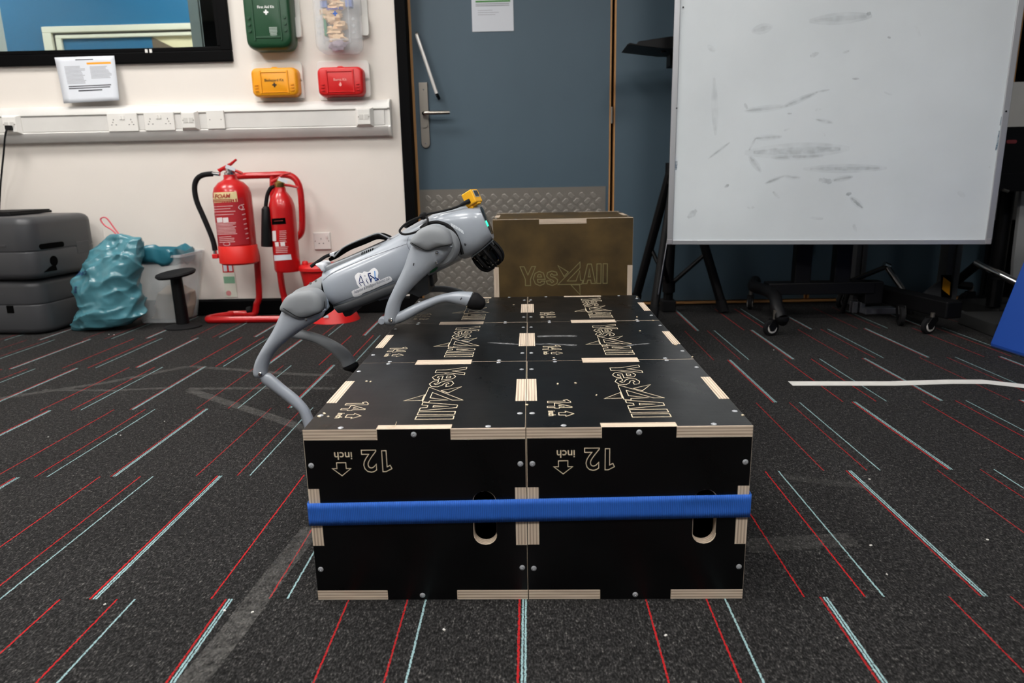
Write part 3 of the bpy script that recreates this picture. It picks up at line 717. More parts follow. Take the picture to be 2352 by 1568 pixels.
# dado trunking
zb_, zt_ = W(450, 321, .02).z, W(450, 238, .02).z; ue = W(899, 270, .02).x
r = wthing('cable_trunking', 'long white dado trunking along the white wall, full of sockets', 'trunking', 450, 321)
def tprof(lo, hi): return [(0, lo), (.030, lo+.002), (.048, lo+.022), (.055, lo+.044), (.052, lo+.048), (.046, lo+.05), (.046, hi-.05), (.052, hi-.048), (.055, hi-.044), (.048, hi-.018), (.030, hi-.002), (0, hi)]
MB().prism(tprof(zb_, zt_), WX0+.01, ue-.012, lambda x, y, d: V((d, -x, y))).build('trunking_body', M_white2, r, xf=WMAT, smooth=40)
MB().box((WX0+.01, -.050, zb_+.052), (ue-.03, -.0458, zt_-.052)).build('trunking_lid', M_white2, r, xf=WMAT, smooth=0)
MB().prism([(a*1.04+.001 if a else 0, c) for a, c in tprof(zb_-.003, zt_+.003)], ue-.012, ue, lambda x, y, d: V((d, -x, y))).build('end_cap', M_white, r, xf=WMAT, smooth=40, bevel=.002)
DT = .050
def faceplate(name, label, px, py, wd, hg, d=DT, th=.011, kind='double'):
    p = W(px, py, d); r = thing(name, label, 'socket', WMAT @ V((p.x, -d, p.z-hg/2)), WA, 'sockets and outlets on the white wall')
    c = lambda x, y, z: V((p.x+x, -d-y, p.z+z))
    def bx(x0, y0, z0, x1, y1, z1): return MB().box(c(x0, y1, z0), c(x1, y0, z1))
    if kind == 'data':
        MB().rings([[c(sx*wd/2*k, y, sz*hg/2*k2) for sx, sz in ((-1,-1),(1,-1),(1,1),(-1,1))] for k, k2, y in ((1, 1, 0), (1, 1, .004), (.72, .78, .026), (.7, .76, .027))]).build('faceplate', M_white, r, xf=WMAT, smooth=0, bevel=.002)
        for x in (-.3, .08): bx(x*wd*.8-.002, .0265, -.012, x*wd*.8+.018, .029, .012).build('data_port', mat('port_shutter', '#cfcdc8', .5), r, xf=WMAT, smooth=0, bevel=.001)
        for x in (-.29, .29): MB().tube([c(x*wd, .026, 0), c(x*wd, .028, 0)], .003, 8).build('screw', M_steel, r, xf=WMAT)
    else:
        bx(-wd/2, 0, -hg/2, wd/2, th, hg/2).build('faceplate', M_white, r, xf=WMAT, smooth=30, bevel=.003)
        gang = {'double': (-.29, .29), 'single': (-.05,), 'blank': ()}[kind]
        for g in gang:
            gx = g*wd
            h = MB()
            for x, z, w_, h_ in ((0, .012, .003, .007), (-.011, -.012, .006, .003), (.011, -.012, .006, .003)):
                h.box(c(gx+x-w_/2, th+.0006, z-h_/2), c(gx+x+w_/2, th-.001, z+h_/2))
            h.build('pin_hole', M_hole, r, xf=WMAT, smooth=0)
        for g in ({'double': (-.05, .05), 'single': (.3,)}.get(kind, ())):
            bx(g*wd-.0055, th-.001, .012, g*wd+.0055, th+.004, .030).build('switch', M_white, r, xf=WMAT, smooth=0, bevel=.001)
        for x in (-.32, .32) if kind != 'single' else (-.4, .4): MB().tube([c(x*wd, th-.001, .0), c(x*wd, th+.001, 0)], .0028, 8).build('screw', M_steel, r, xf=WMAT)
    return r
faceplate('double_socket', 'white double socket on the trunking, first right of the notice sheet', 284, 281, .150, .088)
faceplate('double_socket', 'white double socket on the trunking between another double and a data outlet', 368, 279, .150, .088)
faceplate('data_outlet', 'white sloping data outlet on the trunking between a double socket and a blank plate', 438, 277, .088, .092, kind='data')
faceplate('blank_plate', 'square blank white plate on the trunking right of a data outlet', 497, 275, .088, .088, kind='blank')
faceplate('data_outlet', 'white data outlet with a black cable plugged into it', 30, 287, .092, .092, kind='data')
faceplate('data_outlet', 'white two-port outlet near the trunking end beside the door', 838, 269, .088, .092, kind='data')
faceplate('wall_socket', 'white single switched socket low on the wall behind the robot', 741, 553, .088, .088, d=0, kind='single')
# black cable
a = W(20, 296, .08)
r = thing('data_cable', 'black data cable hanging down from the far wall outlet', 'cable', WMAT @ V((a.x, -.08, a.z)), WA)
MB().tube(smooth_path([W(24, 294, .085)*1 if False else V((W(22, 293, .085).x, -.085, W(22, 293, .085).z))] + [V((W(x, y, d).x, -d, W(x, y, d).z)) for x, y, d in ((15, 300, .1), (11, 318, .1), (9, 345, .09), (5, 385, .08), (1, 430, .05), (-4, 520, .03))], 5), .0045, 8).build('cable', M_rubber, r, xf=WMAT)
p = W(20, 293, .085); MB().box((p.x-.012, -.098, p.z-.012), (p.x+.016, -.075, p.z+.010)).build('plug', M_rubber, r, xf=WMAT, smooth=0, bevel=.003)

# paper notice under the window
tl, tr_, br_, bl_ = W(125, 132, .026), W(262, 128, .026), W(277, 231, .05), W(150, 238, .05)
r = thing('notice_sheet', 'white printed notice with an orange bar taped below the window', 'notice', WMAT @ V((bl_.x, -.05, bl_.z)), WA)
tl = V((tl.x, -.026, tl.z)); tr_ = V((tr_.x, -.026, tr_.z)); bl_ = V((bl_.x, -.05, bl_.z)); br_ = V((br_.x, -.05, br_.z))
def sheet(tl, tr_, bl_, br_, curl):
    def f(s, t, o=0):
        q = (tl*(1-s)+tr_*s)*(1-t)+(bl_*(1-s)+br_*s)*t; return q + V((0, -curl*math.sin(t*math.pi*.5)*0 - curl*t*t - o, 0))
    return f
f = sheet(tl, tr_, bl_, br_, .012)
def grid_on(f, s0, t0, s1, t1, nx, ny, o=0):
    vs = [f(s0+(s1-s0)*i/nx, t0+(t1-t0)*j/ny, o) for j in range(ny+1) for i in range(nx+1)]
    return vs, [(j*(nx+1)+i, j*(nx+1)+i+1, (j+1)*(nx+1)+i+1, (j+1)*(nx+1)+i) for j in range(ny) for i in range(nx)]
sh = MB().add(*grid_on(f, 0, 0, 1, 1, 8, 10)).build('sheet', M_paper, r, xf=WMAT, smooth=60, solid=.0008)
b = MB(); random.seed(2)
def lines_on(b, f, s0, s1, t0, t1, n, ragged=.25, hgt=.5):
    for i in range(n):
        t = t0+(t1-t0)*i/n; e = s1-(s1-s0)*random.random()*ragged
        b.add(*grid_on(f, s0, t, e, t+(t1-t0)/n*hgt, 4, 1, .0008))
lines_on(b, f, .13, .48, .2, .60, 14); lines_on(b, f, .56, .92, .22, .50, 10)
b.build('printed_lines', M_ink, sh, xf=WMAT, smooth=0)
b = MB(); lines_on(b, f, .14, .9, .63, .72, 2, .05, .5); lines_on(b, f, .3, .72, .73, .78, 1, 0, .55); lines_on(b, f, .34, .64, .055, .085, 1, 0, .7)
b.build('printed_heading', M_inkd, sh, xf=WMAT, smooth=0)
b = MB(); b.add(*grid_on(f, .52, .13, .93, .175, 4, 1, .0008)); b.build('orange_bar', M_orange, sh, xf=WMAT, smooth=0)

# first aid boxes ----------------------------------------------------------
def aid_box(name, label, x0, y0, x1, y1, depth, m, back_m, body, text, text_m, emblem, pxtop=None):
    a = W(x0, y0, depth); c = W(x1, y1, depth); X0, X1, Z1, Z0 = a.x, c.x, a.z, c.z; wd, hg = X1-X0, Z1-Z0
    r = thing(name, label, 'first aid box', WMAT @ V(((X0+X1)/2, 0, Z0)), WA)
    cx, cz = (X0+X1)/2, (Z0+Z1)/2
    def ring(k, kz, d, rr, dz=0): return [V((cx+q[0]*k, -d, cz+dz+q[1]*kz)) for q in rrect(-wd/2, -hg/2, wd/2, hg/2, min(wd, hg)*rr, 4)]
    MB().rings([ring(.97, .97, .012, .2), ring(1, 1, .02, .2), ring(1, 1, depth*.5, .2)]).build('back_shell', m, r, xf=WMAT, smooth=50)
    lid = MB().rings([ring(1.0, 1.0, depth*.5+.002, .2), ring(1.0, 1.0, depth*.82, .2), ring(.95, .94, depth*.96, .2), ring(.88, .86, depth, .2)]).build('lid', m, r, xf=WMAT, smooth=50)
    # recessed centre panel between two ribbed flanks
    pz = .66 if body == 'wide' else .8
    fr = MB()
    for sx in (-1, 1): fr.box((cx+sx*wd*.29-.004, -depth-.004, cz-hg*.40), (cx+sx*wd*.29+.004, -depth+.01, cz+hg*.40))
    fr.box((cx-wd*.29, -depth-.003, cz+hg*.32), (cx+wd*.29, -depth+.01, cz+hg*.36)); fr.box((cx-wd*.27, -depth-.003, cz-hg*.37), (cx+wd*.27, -depth+.01, cz-hg*.345))
    fr.build('panel_rim', m, lid, xf=WMAT, smooth=40, bevel=.002)
    for sx in (-1, 1):
        for k in range(3):
            z = cz-hg*(.10+.10*k) if body == 'wide' else cz-hg*(.13+.075*k)
            MB().prism(rrect(cx+sx*wd*.385-wd*.035, z-hg*.018, cx+sx*wd*.385+wd*.035, z+hg*.018, hg*.017, 3), depth-.004, depth+.005, lambda x, y, d: V((x, -d, y))).build('grip_rib', m, lid, xf=WMAT, smooth=40)
    MB().prism(rrect(cx-wd*.07, cz+hg*.46, cx+wd*.07, cz+hg*.54, .008, 3), depth*.3, depth*.75, lambda x, y, d: V((x, -d, y))).build('latch', m, r, xf=WMAT, smooth=40, bevel=.002)
    # lettering and emblem
    sz = wd*(.062 if body == 'wide' else .06)
    tv, _ = text_geo(text); sz *= .9; tw = max(q[0] for q in tv)*sz*1.35; tz = cz+(hg*.02 if body == 'wide' else -hg*.02)
    b = MB(); flat_text(b, text, lambda u, v, h: V((cx-tw/2+u, -depth-.0008-h, tz+v)), sz*1.35, .012); b.build('lettering', text_m, lid, xf=WMAT, smooth=0)
    b = MB(); s = wd*(.045 if body == 'wide' else .05); ez = tz-s*1.6
    if emblem == 'cross':
        b.prism([(-.33,-1),(.33,-1),(.33,-.33),(1,-.33),(1,.33),(.33,.33),(.33,1),(-.33,1),(-.33,.33),(-1,.33),(-1,-.33),(-.33,-.33)], .0006, .0014, lambda x, y, d: V((cx+x*s, -depth-d, ez+y*s)))
    else:
        b.prism([(0, 1.2), (.35, .6), (.62, .1), (.6, -.5), (.25, -.95), (-.25, -.95), (-.6, -.5), (-.62, .1), (-.3, .45)], .0006, .0014, lambda x, y, d: V((cx+x*s, -depth-d, ez+y*s)))
    b.build('emblem', text_m, lid, xf=WMAT, smooth=0)
    return r, (cx, cz, wd, hg), lid
def aid_bracket(label, cells):
    """white wall bracket, pale flat pieces seen round the box"""
    x0, y0, x1, y1 = cells; a = W(x0, y0, .01); c = W(x1, y1, .01)
    r = thing('wall_bracket', label, 'bracket', WMAT @ V(((a.x+c.x)/2, 0, c.z)), WA, 'white brackets behind the first aid boxes')
    MB().prism(rrect(a.x, c.z, c.x, a.z, .018, 4), .0, .010, lambda x, y, d: V((x, -d, y))).build('back_plate', M_white, r, xf=WMAT, smooth=40, bevel=.002)
    for z in (a.z-.05, c.z+.06):
        MB().prism(rrect(c.x-.036, z-.05, c.x+.004, z+.04, .012, 4), .009, .03, lambda x, y, d: V((x, -d, y))).build('clip_arm', M_white, r, xf=WMAT, smooth=40, bevel=.002)
    return r
aid_bracket('white bracket behind the green first aid box', (585, -70, 694, 92))
aid_bracket('white bracket behind the clear first aid box', (740, -70, 848, 88))
aid_bracket('white bracket behind the orange first aid box', (576, 143, 700, 231))
aid_bracket('white bracket behind the red first aid box', (726, 141, 852, 228))
gr, gq, glid = aid_box('first_aid_box', 'large dark green first aid box hung on the white wall', 546, -85, 672, 112, .11, M_green, M_white, 'tall', 'First Aid Kit', mat('white_print', '#f2f2f0', .6), 'cross')
b = MB(); random.seed(5)
for k in range(7):
    z = gq[1]-gq[3]*.25-k*.0065; wv = gq[2]*random.uniform(.06, .1)*(1-.05*k); b.box((gq[0]+gq[2]*.12-wv, -.1112, z), (gq[0]+gq[2]*.12+wv, -.1104, z+.0035))
b.build('printed_lines', mat('green_grey_print', '#a9b8ae', .7), glid, xf=WMAT, smooth=0)
aid_box('first_aid_box', 'orange biohazard kit box clipped above the trunking', 573, 156, 686, 220, .085, M_orange, M_white, 'wide', 'Biohazard Kit', mat('black_print', '#20180c', .6), 'cross')
aid_box('first_aid_box', 'red burns kit box clipped above the trunking beside the orange one', 726, 154, 836, 219, .085, M_redp, M_white, 'wide', 'Burns Kit', mat('pink_print', '#f0a8a0', .6), 'flame')
# frosted kit with its contents
cr, cq, clid = aid_box('first_aid_box', 'clear frosted first aid box full of dressings on the wall', 708, -85, 828, 118, .11, M_frost, M_white, 'tall', 'Eyewash Kit', mat('blue_print', '#2f62b8', .6), 'cross')
M_plast = mat('beige_dressing', '#ecc9a0', .8, bump=.3, bs=60, var=.15, vs=30)
random.seed(11); cx, cz, wd, hg = cq
def lump(o, sx, sy, sz, seed, amp=.35):
    R = []
    for i in range(1, 10):
        th = math.pi*i/10; ring = []
        for j in range(16):
            q = 2*math.pi*j/16; d = V((math.sin(th)*math.cos(q), math.sin(th)*math.sin(q), math.cos(th)))
            k = 1+amp*noise.noise(d*2.1+V((seed, seed*2, 0)))+amp*.5*noise.noise(d*5+V((seed, 0, 3)))
            ring.append(o+V((d.x*sx*k, d.y*sy*k, d.z*sz*k)))
        R.append(ring)
    return MB().rings(R)
for k in range(10):
    x = cx+random.uniform(-.14, .10)*wd; z = cz-hg*.40+hg*(.075*k)
    lump(V((x, -.068, z)), wd*random.uniform(.15, .22), .022, hg*random.uniform(.05, .07), k*3.1, .6).build('dressing_packet', mat('mauve_packet', '#b7a5b4', .7) if k == 0 else M_plast, cr, xf=WMAT, smooth=30)
MB().box((cx-wd*.30, -.085, cz-hg*.30), (cx-wd*.24, -.045, cz-hg*.02)).build('green_packet', mat('green_card', '#3f8a62', .6), cr, xf=WMAT, smooth=0, bevel=.002)
for sx in (-.27, .28): MB().box((cx+sx*wd-.016, -.085, cz+hg*.02), (cx+sx*wd+.016, -.05, cz+hg*.12)).build('blue_packet', mat('blue_card', '#5f76b6', .6), cr, xf=WMAT, smooth=0, bevel=.002)

# sign stuck on the wall behind the extinguisher
a, c = W(513, 628), W(541, 682)
r = thing('fire_action_sign', 'small faded sign on the wall below the foam extinguisher', 'sign', WMAT @ V(((a.x+c.x)/2, 0, c.z)), WA)
h = a.z-c.z; wv = .062
a1 = W(510, 560)
MB().box((a.x-.002, -.003, c.z), (a.x+wv, 0, a1.z)).build('backing', mat('sign_backing', '#dfe0d2', .6), r, xf=WMAT, smooth=0)
MB().box((a.x, -.004, a.z+.006), (a.x+wv-.004, -.003, a1.z-.004)).build('red_field', M_redp, r, xf=WMAT, smooth=0)
for x in (.006, .034): MB().box((a.x+x, -.0046, a.z+.012), (a.x+x+.018, -.004, a.z+.06)).build('pictogram', M_paper, r, xf=WMAT, smooth=0)
MB().box((a.x, -.004, a.z-.052), (a.x+wv-.004, -.003, a.z-.016)).build('green_field', mat('faded_green', '#7fae90', .6), r, xf=WMAT, smooth=0)
MB().prism(arc(a.x+.018, c.z+.022, .014, .014, 0, 330, 12), .003, .004, lambda x, y, d: V((x, -d, y))).build('pink_disc', mat('faded_pink', '#d98f90', .6), r, xf=WMAT, smooth=0)

# sheet on the door
a, c = W(1081, -60, -D+.002), W(1180, 71, -D+.002)
r = thing('door_notice', 'white sheet with green bands fixed to the blue door', 'notice', WMAT @ V(((a.x+c.x)/2, D-.002, c.z)), WA)
sh = MB().box((a.x, D-.0032, c.z), (c.x, D-.002, a.z)).build('sheet', M_paper, r, xf=WMAT, smooth=0)
def dz(py): return W(1130, py, -D+.002).z
MB().box((a.x+.02, D-.0040, dz(5)), (c.x-.015, D-.0032, dz(1))).build('green_bar', mat('green_print', '#4f8a4a', .7), sh, xf=WMAT, smooth=0)
b = MB(); random.seed(3)
for k in range(2): b.box((a.x+.02, D-.0038, dz(10+4*k)), (c.x-.02, D-.0032, dz(8+4*k)))
for k in range(3): b.box((a.x+.03, D-.0038, dz(24+5*k)), (a.x+.03+.16*random.uniform(.3, .95), D-.0032, dz(23+5*k)))
b.build('printed_lines', M_ink, sh, xf=WMAT, smooth=0)

# ================================================================== fire extinguishers on their stand
def P3(px, py, Y): return P(px, py, Y)
YB, YF = 2.50, 2.37
r = thing('extinguisher_stand', 'bent red tube stand carrying the two fire extinguishers', 'stand', FL(600, 735))
rt = .0165
fa = FL(478, 741); fb = FL(688, 735)
z0 = rt+.001
base = [V((fb.x, YF-.02, z0)), V((fa.x+.06, YF-.02, z0)), V((fa.x+.012, YF-.012, z0)), V((fa.x-.004, YF+.015, z0)), V((fa.x+.012, YF+.06, z0)), V((fa.x+.07, YF+.115, z0)), V((P3(510, 718, YB).x+.04, YB, z0)), V((P3(572, 713, YB).x, YB, z0))]
MB().tube(smooth_path(base, 6), rt, 12).build('base_tube', M_red, r)
pz = lambda x, y, Y=YB: P(x, y, Y)
po = [V((pz(572, 713).x, YB, z0)), V((pz(580, 713).x+.012, YB, z0+.004)), V((pz(590, 703).x, YB, z0+.05)), pz(595, 680), pz(592, 620), pz(589, 585), pz(580, 560), pz(566, 552), pz(545, 550)]
MB().tube(smooth_path(po, 5), rt, 12).build('post_tube', M_red, r)
p2 = [V((fb.x-.02, YF-.0, z0)), V((pz(668, 716).x, YB-.05, z0+.005)), pz(655, 690), pz(648, 660), pz(640, 600), pz(630, 540), pz(627, 430), pz(627, 405)]
MB().tube(smooth_path(p2, 5), rt, 12).build('post_tube', M_red, r)
p3 = [pz(522, 408), pz(560, 404), pz(620, 402), pz(655, 401), pz(676, 409), pz(688, 430), pz(693, 470), pz(694, 520), pz(690, 537), pz(678, 547), pz(660, 552), pz(645, 553)]
MB().tube(smooth_path(p3, 5), rt, 12).build('hook_tube', M_red, r)
MB().tube([pz(574, 713)+V((-.012, 0, 0)), pz(574, 713)+V((.012, 0, .006))], rt+.002, 12).build('rubber_joint', M_rubber, r)

def extinguisher(label, cxp, ybot, ytop, Y, rad, prof_neck):
    bt = P(cxp, ybot, Y); tp = P(cxp, ytop, Y); x = bt.x; z0 = bt.z; z1 = P(cxp, ytop, Y).z; H = z1-z0
    return thing('fire_extinguisher', label, 'fire extinguisher', V((x, Y, z0))), x, z0, z1, H
# foam
FY = 2.38; rad = .089
p0 = P(541, 606, FY-.05); xf_ = P(531, 510, FY-.05).x; z0 = p0.z; z1 = P(515, 402, FY).z
xc = P(541, 606, FY-.05).x
r = thing('fire_extinguisher', 'wide red foam extinguisher with a cream label band', 'fire extinguisher', V((xc, FY, z0)))
H = z1-z0
mb_f = MB().lathe([(rad*.9, .0), (rad, .012), (rad, H*.76), (rad*.985, H*.80), (rad*.9, H*.86), (rad*.66, H*.915), (rad*.4, H*.945), (rad*.34, H*.96), (rad*.34, H), (.005, H)], (xc, FY, z0), n=40)
bv = bvh_of(mb_f); body = mb_f.build('cylinder', M_red, r, smooth=50)
MB().lathe([(rad*.9, -.004), (rad*1.03, .004), (rad*1.03, .085), (rad*1.0, .088)], (xc, FY, z0), n=40).build('base_skirt', mat('bright_red_skirt', '#de2018', .45), r, smooth=50)
lab = decal_quad(bv, ((480, 443), (543, 440), (546, 463), (484, 466)), 12, 2).build('label_band', mat('cream_label', '#e3cf9a', .6), r, smooth=60)
b = MB(); decal_text(b, bv, 'FOAM', (494, 455.8), (12.6, -.6), (1.6, -13.5), .0034, .02); decal_quad
b.build('lettering', mat('red_print', '#a5281c', .6), lab, smooth=0)
b = MB()
for y in (458.5, 462): 
    q = decal_quad(bv, ((490, y), (533, y-1), (533, y+.8), (490, y+1.8)), 6, 1, .0014); b.add(q.v, q.f)
b.build('printed_lines', mat('red_print', '#a5281c', .6), lab, smooth=0)
panel = decal_quad(bv, ((487, 470), (558, 452), (572, 560), (500, 568)), 12, 10).build('label_panel', mat('crimson_label', '#b0202a', .5), r, smooth=60)
b = MB(); random.seed(8)
for y, s0, s1 in [(474, .05, .7), (480, .05, .7), (486, .05, .75), (493, .08, .75)]+[(512+3.2*k, .05, .72) for k in range(9)]+[(544+4*k, .1, .6) for k in range(4)]:
    sh = (y-470)*.13; x0 = 487+sh+70*s0; x1 = 487+sh+70*(s1-random.random()*.12)
    q = decal_quad(bv, ((x0, y), (x1, y-2), (x1, y-.6), (x0, y+1.4)), 6, 1, .0014); b.add(q.v, q.f)
for y in range(8):
    q = decal_quad(bv, ((552+y*1.9, 470+y*11), (560+y*1.6, 468+y*11), (560+y*1.6, 470+y*11), (552+y*1.9, 472+y*11)), 2, 1, .0014); b.add(q.v, q.f)
b.build('printed_lines', mat('pale_print', '#e3b4b4', .6), panel, smooth=0)
for x in (498.5, 512):
    decal_quad(bv, ((x, 500), (x+12, 499), (x+13.5, 510), (x+1.5, 511)), 2, 2, .0014).build('pictogram', mat('pictogram_white', '#e8dcdc', .6), panel, smooth=0)
b = MB(); decal_poly(b, bv, arc(521, 560, 8, 4, 0, 345, 14), .0014, 0); decal_poly(b, bv, arc(553, 476, 6, 5, 0, 345, 14), .0014, 0); b.build('round_mark', mat('pictogram_white', '#e8dcdc', .6), panel, smooth=0)
zt = z1
MB().lathe([(.024, -.01), (.026, .0), (.026, .012), (.018, .016), (.018, .035), (.012, .04)], (xc, FY, zt), n=18).build('valve', M_chrome, r)
def PX(x, y, Y=FY): return P(x, y, Y)
b = MB(); b.tube([PX(503, 392), PX(518, 384), PX(531, 376), PX(543, 366)], [.009, .009, .007, .005], 8); b.build('lever', M_red, r)
b = MB(); b.tube(smooth_path([PX(503, 392), PX(512, 388), PX(540, 392), PX(556, 398)], 4), [.012]+[.007]*12, 8); b.build('carrying_handle', M_red, r)
b = MB(); b.prism([(0, 0), (.045, -.018), (.05, -.004), (.008, .016)], 0, .002, lambda x, y, d: PX(517, 385, FY-.03)+V((x, -d, y))); b.build('tag', M_paper, r, smooth=0)
MB().tube([PX(505, 400), PX(484, 398)], .0085, 10).build('hose_ferrule', M_chrome, r)
MB().tube(smooth_path([PX(488, 399), PX(466, 402), PX(452, 412), PX(447, 432), PX(452, 462), PX(466, 495), PX(481, 530), PX(490, 555), PX(494, 575)], 6), .0125, 12).build('hose', M_rubber, r)
MB().tube([PX(493, 570), PX(495, 585)], .009, 10).build('hose_nozzle', M_chrome, r)
MB().cbox(PX(496, 588), (.028, .03, .022)).build('hose_clip', M_redp, r, smooth=0, bevel=.003)
# carbon dioxide
CY = 2.36; rad2 = .062
p0 = P(655, 625, CY-.04); xc = p0.x; z0 = p0.z; z1 = P(637, 430, CY).z; H = z1-z0
r = thing('fire_extinguisher', 'narrow red extinguisher with a black label and black horn', 'fire extinguisher', V((xc, CY, z0)))
mb_c = MB().lathe([(rad2*.92, 0), (rad2, .012), (rad2, H*.74), (rad2*.95, H*.80), (rad2*.8, H*.87), (rad2*.58, H*.92), (rad2*.44, H*.95), (rad2*.4, H), (.004, H)], (xc, CY, z0), n=36)
bc = bvh_of(mb_c); mb_c.build('cylinder', M_red, r, smooth=50)
lab = decal_quad(bc, ((624, 502), (655, 500), (657, 514), (625, 516)), 8, 2).build('label_band', M_hole, r, smooth=60)
b = MB(); q = decal_quad(bc, ((630, 507), (650, 505.5), (650, 507), (630, 508.5)), 4, 1, .0014); b.add(q.v, q.f); b.build('printed_lines', mat('dim_red_print', '#7a2018', .6), lab, smooth=0)
decal_quad(bc, ((627, 586), (668, 584), (670, 596), (628, 599)), 8, 2).build('white_band', M_paper, r, smooth=60)
b = MB(); random.seed(9)
for k in range(7):
    y = 530+4.2*k; q = decal_quad(bc, ((642, y), (655+random.random()*5, y-.6), (655+random.random()*5, y+.8), (642, y+1.4)), 4, 1, .0012); b.add(q.v, q.f)
for k in range(4):
    y = 567+4*k; q = decal_quad(bc, ((634, y), (660+random.random()*5, y-1), (660, y+.4), (634, y+1.4)), 5, 1, .0012); b.add(q.v, q.f)
b.build('printed_lines', mat('pale_print', '#e3b4b4', .6), r, smooth=0)
for a in ((626, 530, 8, 24), (632, 556, 8, 10), (644, 555, 10, 10)):
    decal_quad(bc, ((a[0], a[1]), (a[0]+a[2], a[1]-.5), (a[0]+a[2]+1, a[1]+a[3]-.5), (a[0]+1, a[1]+a[3])), 3, 3, .0012).build('pictogram', mat('pictogram_white', '#e8dcdc', .6), r, smooth=0)
MB().lathe([(.022, -.008), (.024, .0), (.024, .02), (.015, .028), (.012, .04)], (xc, CY, z1), n=16).build('valve', mat('brass', '#b59a5a', .3, 1), r)
PX = lambda x, y, Y=CY: P(x, y, Y)
MB().tube([PX(625, 418), PX(640, 410), PX(652, 400), PX(668, 397)], [.009, .008, .006, .005], 8).build('lever', M_red, r)
MB().tube(smooth_path([PX(626, 420), PX(645, 424), PX(665, 426), PX(684, 430)], 3), .006, 8).build('carrying_handle', M_red, r)
MB().prism([(0, 0), (.042, -.016), (.048, -.001), (.008, .016)], 0, .002, lambda x, y, d: PX(638, 414, CY-.03)+V((x, -d, y))).build('tag', M_paper, r, smooth=0)
MB().tube(smooth_path([PX(630, 428), PX(622, 432), PX(615, 445), PX(612, 460), PX(610, 478)], 5), .009, 10).build('hose', M_rubber, r)
MB().tube([PX(612, 474, CY-.04), PX(611, 480, CY-.04), PX(612, 520, CY-.04), PX(613, 566, CY-.04)], [.012, .020, .024, .026], 16).build('horn', M_blackp, r)

# ================================================================== grey cases, bag, bin, stool, bucket
def hard_case(label, cx, cy, z0, wd, dp, hg, rz, latch=None, split=.55):
    r = thing('hard_case', label, 'case', V((cx, cy, z0)), rz)
    hs = hg*split; g = .004
    def shell(a, c, rb, rt_):
        R = []; n = 7
        def rr_(k, z): return [V((x, y, z)) for x, y in rrect(-wd/2+k, -dp/2+k, wd/2-k, dp/2-k, .075-k*.5, 6)]
        for i in range(5): t = math.radians(90*(1-i/4)); R.append(rr_(rb*(1-math.cos(t)) if False else rb*(1-math.sin(math.radians(90*i/4))), a+rb*(1-math.cos(math.radians(90*i/4)))))
        for i in range(5): R.append(rr_(rt_*(1-math.cos(math.radians(90*i/4))), c-rt_*(1-math.sin(math.radians(90*i/4)))))
        return MB().rings(R)
    shell(0, hs-g/2, .03, .004).build('lower_shell', M_grey, r, local=True, smooth=40)
    shell(hs+g/2, hg, .004, .035).build('upper_shell', M_grey, r, local=True, smooth=40)
    MB().prism(rrect(-wd/2+.003, -dp/2+.003, wd/2-.003, dp/2-.003, .073, 6), hs-g, hs+g).build('seam', M_grey, r, local=True, smooth=40)
    return r, hs
r, hs = hard_case('grey moulded plastic case lying on the carpet, lower of the stack', -2.635, 2.360, .003, .74, .44, .258, -.05)
p = P(33, 711, 2.14)-V((-2.635, 2.36, 0))
MB().box((p.x-.018, -.2215, p.z-.018), (p.x+.018, -.214, p.z+.018)).build('latch_recess', M_hole, r, local=True, smooth=0, bevel=.002)
MB().box((-.34, -.2212, .19), (.2, -.2185, .196)).build('moulding_line', M_grey, r, local=True, smooth=0)
r, hs = hard_case('grey moulded plastic case with rounded corners, upper of the stack', -2.603, 2.352, .265, .74, .45, .285, -.10, split=.45)
MB().prism(rrect(-.17, .135, -.02, .160, .012, 3), 0, .006, lambda x, y, d: V((.3715-d+.001, x, y))).build('handle_slot', M_hole, r, local=True, smooth=0)
MB().lathe([(.024, -.004), (.024, .001), (.001, .0012)], (.371, -.10, .075), (1, 0, 0), 20).build('round_recess', M_hole, r, local=True)
MB().prism([(-.17, .03), (-.09, .03), (-.095, .06), (-.13, .05)], 0, .004, lambda x, y, d: V((.3685+d, x, y))).build('lower_recess', M_hole, r, local=True, smooth=0)
MB().box((.366, .06, .09), (.3712, .15, .15)).build('side_moulding', M_grey, r, local=True, smooth=0, bevel=.006)
MB().box((-.35, -.2275, .155), (.25, -.2235, .162)).build('moulding_line', M_grey, r, local=True, smooth=0)
t = thing('black_folder', 'thin black folder lying on top of the grey cases', 'folder', V((-2.75, 2.40, .552)), .05)
MB().box((-.25, -.16, 0), (.3, .16, .012)).build('cover', M_rubber, t, local=True, smooth=0, bevel=.002)
MB().box((-.245, -.155, .0125), (.295, .155, .018)).build('upper_cover', M_rubber, t, local=True, smooth=0, bevel=.002)

